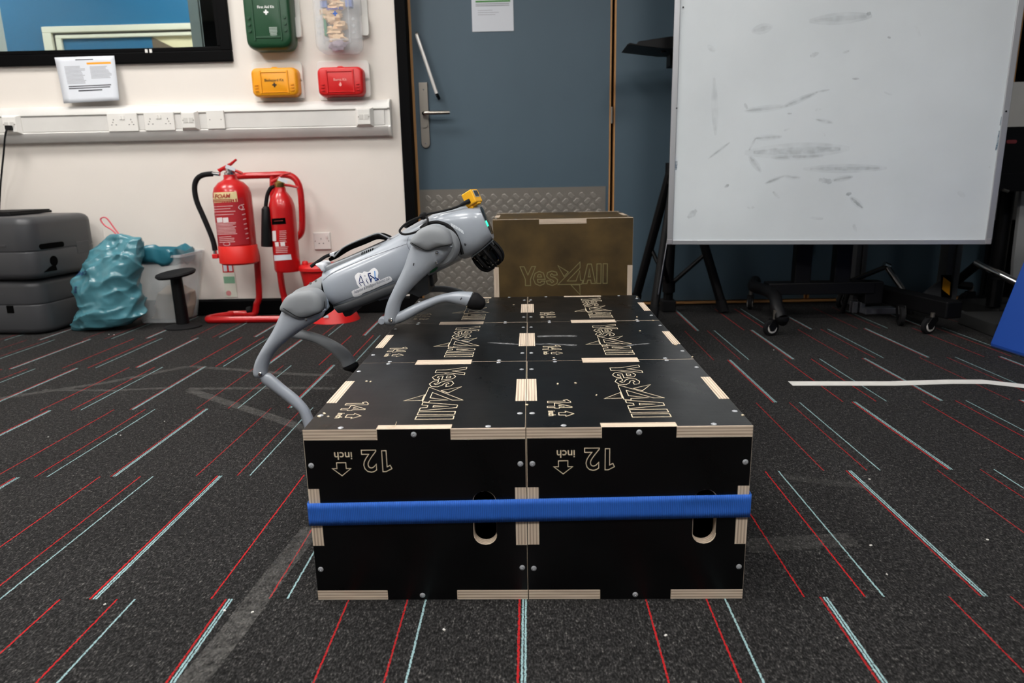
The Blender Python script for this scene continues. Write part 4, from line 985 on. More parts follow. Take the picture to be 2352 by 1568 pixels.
# crumpled bag: stacked outlines with folds
def bag(name, label, cat, levels, Y, dep, mtl, seed=1, n=90, fold=.016, m=60):
    """levels: picture rows (left x, right x, y); the depth half-width follows the width"""
    random.seed(seed); L_ = []
    for xl, xr, y, dk in levels:
        a, c = P(xl, y, Y), P(xr, y, Y); L_.append(((a+c)/2, (c.x-a.x)/2, dk))
    R = []
    for i in range(m+1):
        t = i/m*(len(L_)-1); k = min(int(t), len(L_)-2); u = t-k; u = u*u*(3-2*u)*.4+u*.6
        c = L_[k][0].lerp(L_[k+1][0], u); hw = L_[k][1]*(1-u)+L_[k+1][1]*u; dk = L_[k][2]*(1-u)+L_[k+1][2]*u
        ring = []
        for j in range(n):
            q = 2*math.pi*j/n; ca, sa = math.cos(q), math.sin(q)
            ca = math.copysign(abs(ca)**.85, ca); sa = math.copysign(abs(sa)**.85, sa)
            p = V((c.x+hw*ca, c.y+dep*dk*sa, c.z))
            s = V((p.x*4+p.z*3, p.y*5, p.z*4-p.x*3+seed))
            f1 = 1-abs(noise.noise(s*1.3+V((3, 1, seed)))*2); f2 = 1-abs(noise.noise(V((s.x*2.2+s.z*1.3, s.y*2.2, s.z*3.4)))*2)
            f3 = abs(noise.noise(V((s.x*6, s.y*6, s.z*6))))
            f2 = max(0, 1-abs(noise.noise(V((s.x*1.5+s.z*.9, s.y*1.5, s.z*2.0)))*2)); f4 = 1-abs(noise.noise(V((s.x*1.6+s.z*2.6, s.y*1.6, s.z*2.2-s.x*1.2+7)))*2.2); o = fold*(1.2*(f1-.55)+.9*(f2**1.5-.4)+.6*(max(0, f4)**2-.3)+.3*(f3-.2)); k_ = min(1, 6*min(i, m-i)/m+.25)
            nrm = V((ca, sa*.8, .15*noise.noise(s*2)))
            ring.append(p+nrm*o*k_+V((0, 0, o*.5*k_)))
        R.append(ring)
    return MB().rings(R)
lv = [(170, 262, 764, .5), (172, 300, 752, .85), (178, 328, 725, 1), (188, 322, 700, 1.05), (180, 316, 670, 1.0), (178, 318, 640, .95), (196, 322, 612, .85), (208, 326, 590, .75), (216, 326, 568, .6), (228, 318, 553, .45), (240, 296, 543, .3), (252, 278, 537, .15)]
b = bag('x', '', '', lv, 2.25, .095, M_teal, 3, 150, .017, 110)
zmin = min(q.z for q in b.v)
for q in b.v: q.z = max(.002, q.z if q.z > .06 else .002+(q.z-zmin)*.06/(.06-zmin) if zmin < .06 else q.z)
r = thing('bin_bag', 'full crumpled teal bin bag with a pink drawstring slumped on the carpet', 'bag', V((-2.0, 2.29, 0)))
bb = bvh_of(b); bg = b.build('bag', M_teal, r, smooth=55)
MB().tube(smooth_path([P(276, 541, 2.3), P(262, 523, 2.3), P(247, 503, 2.3), P(238, 499, 2.3), P(231, 504, 2.3), P(240, 517, 2.3), P(256, 527, 2.3), P(270, 540, 2.3)], 4), .0035, 6).build('drawstring', mat('pink_drawstring', '#d9606c', .6), r)
b = MB(); decal_text(b, bb, 'ONG', (172, 634), (12, -1.5), (1.5, -13), .004, .02); decal_text(b, bb, 'E', (172, 672), (12, -1.5), (1, -20), .004, .02)
b.build('printed_lettering', mat('navy_print', '#16305e', .5), bg, smooth=0)

# clear bin with its liner
BYc = 2.47
zt0 = .345; zb0 = .004
c0 = V((-1.852, 2.463))
def rect_ring(hx, hy, z, r_, cx=c0.x, cy=c0.y): return [V((cx+x, cy+y, z)) for x, y in rrect(-hx, -hy, hx, hy, r_, 4)]
r = thing('waste_bin', 'clear plastic waste bin with a teal liner, against the wall', 'bin', V((c0.x, c0.y, 0)))
th = .004
q = MB().rings([rect_ring(.098, .105, zb0, .02), rect_ring(.156, .128, zt0, .02), rect_ring(.156-th, .128-th, zt0, .02), rect_ring(.098-th, .105-th, zb0+th, .02)])
q.build('bin_body', M_frost2, r, smooth=40)
MB().rings([rect_ring(.156, .128, zt0-.012, .02), rect_ring(.163, .135, zt0-.012, .022), rect_ring(.163, .135, zt0, .022), rect_ring(.156, .128, zt0, .02)], closed=True, cap0=False, cap1=False).build('rim', M_frost2, r, smooth=40)
random.seed(6)
b = bag('x', '', '', [(350, 440, 735, .6), (362, 445, 700, .8), (368, 440, 672, .7), (385, 425, 655, .3)], 2.47, .08, M_teal, 9, 40, .01, 24)
for q in b.v: q.z = max(.012, q.z)
b.build('crumpled_contents', mat('beige_rubbish', '#a2968a', .8), r, smooth=40)
# the liner folded over the rim
R = []
n = 72
for i, (k, dz, kk) in enumerate([(.90, -.045, 0), (.99, -.012, .3), (1.03, .016, .6), (1.07, .022, 1), (1.10, .006, 1), (1.11, -.028, 1), (1.08, -.046, .8)]):
    ring = []
    for j in range(n):
        q = 2*math.pi*j/n; ca, sa = math.cos(q), math.sin(q); ca = math.copysign(abs(ca)**.45, ca); sa = math.copysign(abs(sa)**.45, sa)
        p = V((c0.x+.140*k*ca-.022, c0.y+.118*k*sa-.012, zt0+dz)); s = p*16
        o = noise.noise(s+V((2, 5, 1)))*.016+noise.noise(s*2.3)*.009
        lift = .018*max(0, noise.noise(V((q*1.2, 3, 7))))*kk*2
        if ca > .55: lift -= .012*(1-abs(sa))
        ring.append(p+V((ca*o*kk, sa*o*kk, o*.9*kk+lift)))
    R.append(ring)
MB().rings(R, cap0=False, cap1=False).build('liner', mat('teal_liner', '#2c6f80', .25, spec=.6), r, smooth=50, solid=.001)
# black pedestal
sx = P(406, 630, 2.25); bx = FL(426, 749)
r = thing('pedestal_stool', 'small black pedestal with a flat round top in front of the bin', 'stool', V((bx.x, bx.y+.02, 0)))
ht = P(406, 628, bx.y).z
MB().lathe([(.086, 0), (.086, .006), (.04, .014), (.03, .018)], (bx.x, bx.y-.02, .0005), n=32).build('base_disc', M_rubber, r)
MB().lathe([(.030, .015), (.027, ht-.02), (.032, ht-.012)], (bx.x, bx.y-.02, 0), (-.02, 0, 1), n=24).build('stem', M_blackp, r)
MB().lathe([(.03, -.018), (.085, -.008), (.093, .002), (.088, .010), (.0, .012)], (bx.x-.004, bx.y-.02, ht), (-.10, -.10, 1), n=36).build('top_disc', M_rubber, r)
# red bucket on a flared base
ux = P(735, 615, 2.40)
r = thing('fire_bucket', 'red plastic bucket with a knobbed lid behind the robot', 'bucket', V((ux.x, 2.40, .16)))
zt1 = P(735, 612, 2.40).z
MB().lathe([(.075, .12), (.098, zt1-.012), (.108, zt1-.012), (.108, zt1), (.098, zt1)], (ux.x, 2.40, 0), n=36).build('bucket_body', M_redp, r)
MB().lathe([(.106, zt1+.001), (.100, zt1+.012), (.07, zt1+.016), (.0, zt1+.018)], (ux.x, 2.40, 0), n=36).build('lid', M_redp, r)
k = P(701, 606, 2.36); MB().lathe([(.014, -.012), (.016, .004), (.012, .014), (0, .017)], k, n=16).build('lid_knob', M_redp, r)
fx = FL(765, 737).x
r = thing('flared_base', 'red flared plastic base standing on the carpet under the bucket', 'base', V((fx, 2.36, 0)))
MB().lathe([(.125, .001), (.122, .008), (.07, .115), (.062, .118), (.001, .1185)], (fx, 2.40, 0), n=44).build('cone', M_redp, r)
q = P(748, 727, 2.28); MB().box((q.x-.012, q.y+.003, q.z-.006), (q.x+.012, q.y+.006, q.z+.006)).build('label', M_paper, r, smooth=0)

# ================================================================== whiteboard on its mobile stand
BL, BR = P(1532, 558, 2.12), P(2275, 558, 1.90)
zb = .377; bx_ = V((BR.x-BL.x, BR.y-BL.y, 0)); Lw = bx_.length; ang = math.atan2(bx_.y, bx_.x); Hw = 1.5
WBM = Matrix.Translation((BL.x, BL.y, zb)) @ Matrix.Rotation(ang, 4, 'Z')
r = thing('mobile_whiteboard', 'big smudged whiteboard on a black wheeled stand in front of the blue doors', 'whiteboard', V(((BL.x+BR.x)/2, 2.2, 0)))
M_board = mat('board_enamel', '#dde4e8', .35, var=.08, vs=2.2)
brd = MB().box((.012, -.004, .012), (Lw-.012, .012, Hw)).build('board', M_board, r, xf=WBM, smooth=0)
for nm, a, c in (('frame_rail', (.02, -.010, 0), (Lw-.02, .016, .020)), ('frame_rail', (.02, -.010, Hw-.02), (Lw-.02, .016, Hw)), ('frame_rail', (0, -.010, .02), (.024, .016, Hw-.02)), ('frame_rail', (Lw-.024, -.010, .02), (Lw, .016, Hw-.02))):
    MB().box(a, c).build(nm, M_alu, r, xf=WBM, smooth=0, bevel=.002)
for x in (0, Lw-.025):
    for z in (0, Hw-.025): MB().box((x, -.0115, z), (x+.025, .017, z+.025)).build('corner_cap', mat('grey_cap', '#8c8b90', .5), r, xf=WBM, smooth=0, bevel=.004)
for px, py in ((1569, 18), (1554, 249), (2308, 256)):
    q = WBM.inverted() @ hit(px, py, WBM.translation, WBM.to_3x3() @ V((0, -1, 0))); MB().tube([V((q.x, -.012, q.z)), V((q.x, -.0095, q.z))], .0035, 8).build('screw', M_blackp, r, xf=WBM)
# smeared marker
def on_board(px, py): return WBM.inverted() @ hit(px, py, WBM.translation, WBM.to_3x3() @ V((0, -1, 0)))
SM = [((1957, 181), (1973, 181), 4, .8), ((1873, 212), (1905, 206), 4, .6), ((1800, 245), (1870, 215), 5, .35), ((1710, 255), (1800, 245), 6, .25), ((1935, 122), (1950, 117), 5, .6), ((1860, 130), (1880, 122), 8, .5), ((2038, 85), (2045, 88), 4, .5),
      ((2030, 212), (2048, 218), 4, .5), ((1872, 254), (1885, 250), 5, .6), ((1808, 261), (1818, 261), 3, .6), ((1876, 275), (1910, 282), 4, .5), ((1800, 300), (1815, 295), 4, .5), ((1885, 305), (1895, 312), 6, .6), ((1730, 350), (1930, 342), 14, .45),
      ((1720, 345), (1735, 318), 5, .5), ((1735, 318), (1790, 314), 5, .5), ((1722, 360), (1745, 392), 6, .4), ((1780, 362), (1880, 358), 6, .35), ((1860, 388), (2020, 386), 8, .3), ((1760, 420), (1800, 404), 4, .5), ((1800, 404), (1835, 408), 5, .4),
      ((1630, 362), (1672, 330), 3, .45), ((1664, 430), (1674, 424), 6, .7), ((1880, 412), (1910, 418), 12, .5), ((1915, 414), (1955, 406), 5, .6), ((1943, 447), (1955, 443), 7, .8), ((1955, 455), (1980, 477), 6, .5), ((1580, 500), (1600, 482), 12, .5), ((1716, 476), (1732, 476), 6, .6),
      ((1960, 515), (1966, 532), 7, .5), ((1860, 500), (1890, 502), 7, .35), ((1775, 440), (1790, 455), 6, .4), ((1990, 34), (2000, 30), 8, .6), ((1730, 72), (1770, 62), 9, .2), ((1870, 48), (1990, 38), 10, .14), ((1625, 105), (1642, 118), 10, .25), ((1640, 190), (1643, 300), 6, .1), ((1710, 238), (1716, 250), 6, .5),
      ((2270, 383), (2274, 384), 4, .6), ((2200, 440), (2215, 452), 10, .3), ((2100, 60), (2112, 85), 8, .2)]
sm_m = {}
for (a, c, wd, al) in SM:
    k = round(al*10)
    if k not in sm_m: sm_m[k] = residue_material('marker_smear_%d' % k, '#707b80', al*.5, 12, 40)
    p, q = on_board(*a), on_board(*c); d = V((q.x-p.x, q.z-p.z)); L_ = d.length; d.normalize(); n_ = V((-d.y, d.x)); h_ = wd/520/2
    if L_ > .06:
        if 'halo' not in sm_m: sm_m['halo'] = residue_material('marker_haze', '#8d979b', .14, 8, 20)
        hb = MB(); pts = [(V((p.x, p.z))+d*(L_*(t*1.2-.1)), h_*2.4*math.sin(math.pi*(.05+.9*t))**.7) for t in (i/10 for i in range(11))]
        hb.add([V((x.x, -.0042, x.y)) for m_, s in pts for x in (m_+n_*s, m_-n_*s)], [(2*i, 2*i+2, 2*i+3, 2*i+1) for i in range(10)]); hb.build('marker_smudge', sm_m['halo'], brd, xf=WBM, smooth=0)
    pts = []
    for i in range(13):
        t = i/12; s = h_*math.sin(math.pi*(.08+.84*t))**.6*(.75+.5*random.random()); m_ = V((p.x, p.z))+d*L_*t; pts.append((m_+n_*s, m_-n_*s))
    b = MB(); b.add([V((x.x, -.0044, x.y)) for pr in pts for x in pr], [(2*i, 2*i+2, 2*i+3, 2*i+1) for i in range(12)])
    b.build('marker_smudge', sm_m[k], brd, xf=WBM, smooth=0)
for a, c, wd in (((2304, 268), (2299, 288), 9), ((2297, 300), (2288, 345), 7), ((1553, 370), (1551, 390), 8)):
    p, q = on_board(*a), on_board(*c); b = MB(); h_ = wd/520/2
    b.prism([(p.x-h_, p.z), (p.x+h_, p.z), (q.x+h_*.8, q.z), (q.x-h_*.8, q.z)], .0041, .0045, lambda x, y, d: V((x, -d, y))); b.build('marker_smudge', residue_material('blue_smear', '#5a7f9a', .7), brd, xf=WBM, smooth=0)
# stand
PYs = 2.20
for px in (1838, 1928):
    t0 = P(px, 655, PYs); MB().box((t0.x-.037, PYs-.025, t0.z), (t0.x+.037, PYs+.025, 1.5)).build('post', M_blackp, r, smooth=0, bevel=.004)
    MB().box((t0.x-.02, 2.02, .95), (t0.x+.02, PYs-.02, 1.0)).build('board_bracket', M_blackp, r, smooth=0)
q0, q1 = P(1775, 650, PYs), P(1992, 650, PYs); z1 = q0.z+.004; z0 = P(1880, 673, PYs).z
MB().box((q0.x-.03, PYs-.04, z0), (q1.x+.02, PYs+.04, z1)).build('cross_beam', M_blackp, r, smooth=0, bevel=.004)
lx = q0.x-.045
MB().tube(smooth_path([V((FL(1726, 708).x, 2.50, z0+.015)), V((lx-.01, 2.3, z0+.02)), V((lx, 2.15, z0+.025)), V((lx-.005, 2.02, z0+.02)), V((FL(1780, 770).x+.012, 1.95, z0-.015)), V((FL(1780, 770).x+.02, 1.905, z0-.06)), V((FL(1780, 770).x+.02, 1.90, .085))], 5), .027, 12).build('curved_leg', M_blackp, r)
ra, rb = P(1960, 660, 2.50), V((P(2192, 715, 1.86).x, 1.86, 0)); zc = (P(2190, 697, 1.87).z+P(2190, 732, 1.87).z)/2; zh = .036
dv = V((rb.x-ra.x, rb.y-ra.y, 0)); ang2 = math.atan2(dv.y, dv.x)
MB().cbox(V(((ra.x+rb.x)/2, (ra.y+rb.y)/2, zc+.006)), (dv.length, .075, zh*2), Matrix.Rotation(ang2, 4, 'Z')).build('straight_leg', M_blackp, r, smooth=0, bevel=.006)
MB().box((q1.x-.02, PYs-.035, zc-.02), (q1.x+.06, PYs+.035, z1)).build('joint_block', M_blackp, r, smooth=0, bevel=.004)
M_hub = mat('pale_hub', '#c9c6c0', .45)
def caster(parent, x, y, rz, top, rw=.034, hub=True):
    """twin-wheel caster: stem, fork, wheel with a pale hub"""
    m = Matrix.Translation((x, y, 0)) @ Matrix.Rotation(rz, 4, 'Z')
    MB().tube([V((.018, 0, rw*2-.004)), V((.018, 0, top))], .009, 10).build('caster_stem', M_steel, parent, xf=m)
    f = MB()
    for s in (-1, 1): f.prism([(-.012, rw-.01), (.006, rw-.012), (.034, rw*1.75), (.03, rw*2.15), (-.002, rw*2.1), (-.02, rw*1.3)], s*.014-.002, s*.014+.002, lambda a, c, d: V((a, d, c)))
    f.box((-.002, -.015, rw*2.0), (.032, .015, rw*2.15)); f.build('caster_fork', M_blackp, parent, xf=m, smooth=0)
    wl = MB().lathe([(rw*.75, -.011), (rw, -.008), (rw, .008), (rw*.75, .011)], (0, 0, rw+.0005), (0, 1, 0), 24).build('caster_wheel', M_rubber, parent, xf=m)
    if hub:
        for s in (-1, 1): MB().lathe([(rw*.66, s*.0105), (rw*.62, s*.0125), (rw*.42, s*.0125), (rw*.4, s*.0105)], (0, 0, rw+.0005), (0, 1, 0), 24).rings([], ) if False else MB().lathe([(rw*.66, .0105), (rw*.62, .013), (rw*.44, .013), (rw*.42, .0105)], (0, 0, rw+.0005), (0, s, 0), 24).build('hub_ring', M_hub, wl, xf=m)
        for s in (-1, 1): MB().lathe([(.006, .011), (.006, .0145), (0, .0155)], (0, 0, rw+.0005), (0, s, 0), 12).build('axle_bolt', M_chrome, wl, xf=m)
a = FL(1773, 773); caster(r, a.x, a.y+.02, .3, .11); a = FL(1722, 710); caster(r, a.x, a.y, 1.2, .13)
a = FL(2136, 769); caster(r, a.x, a.y+.02, .35, .09); a = FL(1930, 706); caster(r, a.x, a.y, .7, .11)
a = FL(2072, 750); caster(r, a.x, a.y+.02, 1.35, .09, .043, False)

# projector tripod behind the whiteboard
r = thing('tripod_stand', 'black folding tripod stand with a tilted tray, left of the whiteboard', 'tripod', V((.72, 2.45, 0)))
hub = P(1546, 398, 2.47)
px_ = P(1537, 600, 2.50).x
MB().tube([V((px_, 2.50, .05)), V((px_+.012, 2.49, hub.z+.45)), ], .024, 14).build('centre_pole', M_blackp, r)
MB().box((px_-.035, 2.46, .0005), (px_+.035, 2.54, .06)).build('pole_foot', M_rubber, r, smooth=0, bevel=.006)
def foot(px, py): q = FL(px, py); return V((q.x, q.y, .012))
fa, fb, fc = foot(1457, 703), foot(1499, 737), foot(1662, 719)
c_top = P(1590, 470, 2.49)
for nm, a, c, rr_ in (('leg', hub+V((-.015, 0, 0)), fa, .023), ('leg', hub+V((0, -.03, -.02)), fb, .021), ('leg', c_top, fc, .023)):
    MB().tube([a, c], rr_, 12).build(nm, M_blackp, r)
    MB().tube([c+(a-c).normalized()*.055, c], rr_+.004, 12).build('rubber_foot', M_rubber, r)
MB().tube([hub+V((.012, -.052, -.03)), fb+V((.02, -.018, .12))], .0035, 8).build('leg_highlight', mat('painted_leg_highlight', '#55565a', .3, .8), r)  # thin grey rod stands in for the shiny highlight along the front leg
lo = V((px_, 2.49, .13)); 
for a in (fa.lerp(hub, .45), fb.lerp(hub, .42), fc.lerp(c_top, .55)): MB().tube([a, lo], .011, 8).build('brace', M_blackp, r)
MB().tube([lo+V((0, 0, -.03)), lo+V((0, 0, .03))], .032, 14).build('brace_collar', M_blackp, r)
MB().tube([hub+V((0, .01, -.05)), hub+V((0, .01, .05))], .036, 14).build('hub_collar', M_blackp, r)
tr = [P(x, y, 2.4) for x, y in ((1434, 111), (1440, 107), (1455, 110), (1459, 104), (1531, 93), (1556, 94), (1556, 121), (1520, 121))]
MB().prism([(q.x, q.z) for q in tr], 2.30, 2.52, lambda x, y, d: V((x, d, y))).build('tray', M_blackp, r, smooth=0, bevel=.002)
a, c = P(1538, 98, 2.45), P(1560, 152, 2.45); MB().box((a.x, 2.42, c.z), (c.x+.05, 2.52, a.z)).build('tray_bracket', M_blackp, r, smooth=0, bevel=.003)
MB().tube([P(1524, 110, 2.36), P(1524, 121, 2.36)], .012, 10).build('tray_knob', M_blackp, r)

# aluminium profile rig with a hazard plate
r = thing('profile_rig', 'grey aluminium profile rig with a yellow and black hazard plate', 'frame', V((1.75, 2.35, 0)))
M_prof = mat('grey_profile', '#57585a', .5, .5)
for x0, x1, Yp in ((1961, 1985, 2.58), (2168, 2200, 2.30)):
    a, c = P(x0, 660, Yp), P(x1, 660, Yp)
    b = MB(); w_ = c.x-a.x; s = w_/2
    b.prism([(a.x, Yp), (a.x+w_*.38, Yp), (a.x+w_*.42, Yp+w_*.15), (a.x+w_*.58, Yp+w_*.15), (a.x+w_*.62, Yp), (c.x, Yp), (c.x, Yp+w_), (a.x, Yp+w_)], .03, 1.4); b.build('profile_post', M_prof, r, smooth=0)
    MB().box((a.x-.01, Yp-.06, .0005), (c.x+.01, Yp+w_+.06, .03)).build('post_foot', M_prof, r, smooth=0, bevel=.003)
g = [P(*q, 2.285) for q in ((2110, 682), (2165, 640), (2168, 688))]
MB().prism([(q.x, q.z) for q in g], 2.285, 2.295, lambda x, y, d: V((x, d, y))).build('gusset', M_prof, r, smooth=0)
g = [P(*q, 2.28) for q in ((2163, 632), (2186, 632), (2186, 682), (2163, 682))]; hz_ = MB().prism([(q.x, q.z) for q in g], 2.281, 2.286, lambda x, y, d: V((x, d, y))).build('hazard_plate', M_hole, r, smooth=0)
g = [P(*q, 2.28) for q in ((2167, 636), (2183, 648), (2181, 678), (2164, 664))]; MB().prism([(q.x, q.z) for q in g], 2.2795, 2.281, lambda x, y, d: V((x, d, y))).build('yellow_stripe', mat('hazard_yellow', '#e29a10', .5), hz_, smooth=0)
a, c = P(1985, 702, 2.35), P(2055, 702, 2.35); MB().box((a.x, 2.33, .0006), (c.x, 2.39, .03)).build('floor_bar', mat('pale_profile', '#a9abb4', .4, .5), r, smooth=0, bevel=.003)
for px in (1963, 1980): q = P(px, 700, 2.38); MB().box((q.x-.012, 2.37, .0006), (q.x+.012, 2.41, .055)).build('pale_foot', mat('pale_profile', '#a9abb4', .4, .5), r, smooth=0, bevel=.003)
# chrome legs of stacked chairs behind
r = thing('chair_base', 'folded chair base with a bent chrome leg under the whiteboard', 'chair', V((1.75, 2.25, 0)))
MB().tube([P(1955, 645, 2.38), P(2036, 612, 2.42)], .012, 10).build('dark_leg', mat('dark_chrome', '#4a4845', .25, .9), r)
MB().tube([P(2036, 610, 2.42), P(2082, 678, 2.34)], .014, 12).build('chrome_leg', M_chrome, r)
MB().tube([P(2030, 608, 2.42), P(2042, 613, 2.42)], .017, 12).build('leg_joint', M_chrome, r)
MB().tube([P(2082, 678, 2.34), V((P(2082, 678, 2.34).x+.02, 2.32, .002))], .014, 10).build('leg_tip', M_rubber, r)
MB().tube([P(1955, 645, 2.38), V((P(1955, 645, 2.38).x-.03, 2.38, .002))], .012, 10).build('dark_leg', M_blackp, r)
r = thing('office_chair', 'swivel chair base with a bright chrome arm beside the blue wedge', 'chair', V((2.2, 2.2, 0)))
MB().tube([P(2243, 604, 2.2), P(2300, 632, 2.05), P(2390, 676, 1.95)], .016, 12).build('chrome_arm', M_chrome, r)
MB().tube([P(2246, 606, 2.2), P(2190, 652, 2.46), V((P(2226, 685, 2.46).x, 2.46, .11))], .02, 10).build('black_arm', M_blackp, r)
MB().tube([P(2290, 640, 2.2), V((P(2290, 640, 2.2).x, 2.2, .06))], .03, 12).build('column', M_blackp, r)
a = P(2228, 690, 2.46); caster(r, a.x-.018, 2.46, 0, .11, .04, False)
# monitor trolley at the far right
r = thing('monitor_trolley', 'black monitor trolley half hidden behind the whiteboard edge', 'trolley', V((2.3, 2.4, 0)))
a, c = P(2300, 292, 2.3), P(2346, 400, 2.3); MB().box((a.x-.03, 2.28, c.z), (c.x, 2.36, a.z)).build('screen_box', M_blackp, r, smooth=0, bevel=.003)
q = P(2330, 325, 2.27); MB().prism(rrect(q.x-.03, q.z-.008, q.x+.015, q.z+.008, .007, 4), 2.276, 2.281, lambda x, y, d: V((x, d, y))).build('red_badge', mat('dull_red_badge', '#7a3034', .5), r, smooth=0)
MB().tube([V((P(2316, 430, 2.50).x, 2.50, P(2316, 400, 2.50).z)), V((P(2316, 430, 2.50).x, 2.50, .02))], .034, 14).build('pole', M_blackp, r)
MB().box((P(2285, 425, 2.3).x, 2.27, P(2285, 440, 2.3).z), (P(2385, 425, 2.3).x, 2.50, P(2285, 398, 2.3).z)).build('shelf', M_blackp, r, smooth=0, bevel=.003)
q = P(2310, 438, 2.26); MB().tube([q+V((-.012, 0, .004)), q+V((.012, 0, -.004))], .007, 8).build('bolt', M_steel, r)
MB().box((P(2250, 690, 2.4).x, 2.455, .0006), (P(2380, 690, 2.4).x, 2.545, .05)).build('trolley_base', M_blackp, r, smooth=0, bevel=.005)
# pale boards at the far right
a, c = P(2318, 189, 2.56), P(2420, 503, 2.56)
r = thing('white_panel', 'white panel standing upright behind the monitor trolley', 'panel', V(((a.x+c.x)/2, 2.56, c.z)))
MB().box((a.x, 2.55, c.z), (c.x, 2.575, a.z)).build('panel', M_white2, r, smooth=0, bevel=.003)
MB().box((a.x+.02, 2.575, 0.001), (a.x+.06, 2.6, c.z+.2)).build('support', M_blackp, r, smooth=0)
g = [P(*q, 2.42) for q in ((2354, 300), (2336, 480), (2322, 600), (2320, 650), (2460, 680), (2460, 300))]
r = thing('leaning_board', 'pale grey board leaning at the far right edge', 'board', V((g[3].x, 2.42, g[3].z)))
MB().prism([(q.x, q.z) for q in g], 2.40, 2.42, lambda x, y, d: V((x, d, y))).build('board', mat('pale_board', '#a9aaaa', .5), r, smooth=0)
MB().box((g[3].x+.02, 2.421, .001), (g[3].x+.06, 2.45, 1.0)).build('support', M_blackp, r, smooth=0)
# foam pads with round holes
def pad(label, cx, cy, z, wd, dp, th, rz):
    r = thing('foam_pad', label, 'foam pad', V((cx, cy, z)), rz)
    MB().prism([(-wd/2, -dp/2), (wd/2, -dp/2), (wd/2, dp/2), (-wd/2, dp/2)], 0, th, holes=[arc(-wd*.2, 0, .055, .055, 0, 345, 22), arc(wd*.25, 0, .055, .055, 0, 345, 22)]).build('pad', M_foam, r, local=True, smooth=0, bevel=.004)
    MB().box((-wd/2+.01, -dp/2+.01, .0005), (wd/2-.01, dp/2-.01, .006)).build('backing', M_hole, r, local=True, smooth=0)
a = FL(2232, 758); pad('thick charcoal foam pad with round holes, nearest the blue wedge', a.x+.29, a.y-.02, .0008, .56, .28, .055, -.06)
a = FL(2230, 722); pad('thick charcoal foam pad with round holes, behind the nearer pad', a.x+.30, a.y+.03, .0008, .56, .28, .05, .1)
# blue foam wedge
g0, g1 = FL(2276, 797), P(2352, 590, 1.68)
sl = (g1.x-g0.x)/(g1.z)
prof = [(g0.x, .002), (g0.x-.002, .016), (g0.x+sl*.75, .75), (g0.x+sl*.75+.35, .75), (g0.x+sl*.75+.35, .002)]
r = thing('foam_wedge', 'bright blue foam wedge on the carpet at the right edge', 'wedge', V((g0.x+.3, 1.3, 0)))
MB().prism(prof, .95, 1.67, lambda x, y, d: V((x+(1.67-d)*.10, d, y))).build('wedge', M_blue, r, smooth=0, bevel=.006)
MB().tube([V((g0.x+.002, 1.66, .004)), V((g0.x+.074, .96, .004))], .003, 6).build('seam', mat('navy_seam', '#0f2350', .6), r)

# ================================================================== the robot dog
YN, YC, YR = .74, .88, 1.02                       # near leg plane, body centre plane, far leg plane
R_ = thing('quadruped_robot', 'grey four legged robot dog leaping from the carpet onto the black boxes', 'robot', V((-.42, .88, 0)))
def sec(a, c, Y, t, n=24, ex=2.3, rot=0):
    """closed section through picture points a (top) and c (bottom) on plane Y, with half width t"""
    A, C = P(*a, Y), P(*c, Y); o = (A+C)/2; u = (A-C)/2; out = []
    for k in range(n):
        q = 2*math.pi*k/n; ca, sa = math.cos(q), math.sin(q); ca = math.copysign(abs(ca)**(2/ex), ca); sa = math.copysign(abs(sa)**(2/ex), sa)
        out.append(o+u*ca+V((0, -t*sa, 0)))
    return out
def loft(st, Y=None, n=24, ex=2.3, cap=(1, 1)):
    """st: (a, c, half width[, Y]); ends rounded when cap"""
    st = [(s[0], s[1], s[2], s[3] if len(s) > 3 else Y) for s in st]; R = [sec(s[0], s[1], s[3], s[2], n, ex) for s in st]
    # smooth resample
    out = []
    for i in range(len(R)-1):
        a, b0, c, d = R[max(i-1, 0)], R[i], R[i+1], R[min(i+2, len(R)-1)]
        for j in range(4):
            t = j/4; out.append([.5*((2*p1)+(p2-p0)*t+(2*p0-5*p1+4*p2-p3)*t*t+(-p0+3*p1-3*p2+p3)*t**3) for p0, p1, p2, p3 in zip(a, b0, c, d)])
    out.append(R[-1])
    def dome(r, nrm, k):
        o = sum(r, V())/len(r); h = min((p-o).length for p in r)*k
        return [[o+(p-o)*math.cos(q)+nrm*h*math.sin(q) for p in r] for q in (math.radians(g) for g in (30, 55, 75, 86))]
    c0 = sum(out[0], V())/n; c1 = sum(out[1], V())/n; c2 = sum(out[-2], V())/n; c3 = sum(out[-1], V())/n
    pre = dome(out[0], (c0-c1).normalized(), cap[0])[::-1] if cap[0] else []
    post = dome(out[-1], (c3-c2).normalized(), cap[1]) if cap[1] else []
    return MB().rings(pre+out+post)
def pillow(poly, Y, depth, steps=((1, 0), (1, .3), (.97, .6), (.9, .8), (.75, .93), (.5, .99), (.2, 1.0)), back=0):
    cx = sum(q[0] for q in poly)/len(poly); cy = sum(q[1] for q in poly)/len(poly); n = len(poly); R = []
    pts = [P(a, c, Y) for a, c in poly]; o = P(cx, cy, Y)
    if back: R.append([p+V((0, back, 0)) for p in pts])
    for k, d in steps: R.append([o+(p-o)*k+V((0, -depth*d, 0)) for p in pts])
    return MB().rings(R)
def smooth_poly(p, k=4): return [(q.x, q.y) for q in smooth_path([V((a, c, 0)) for a, c in p], k, True)]

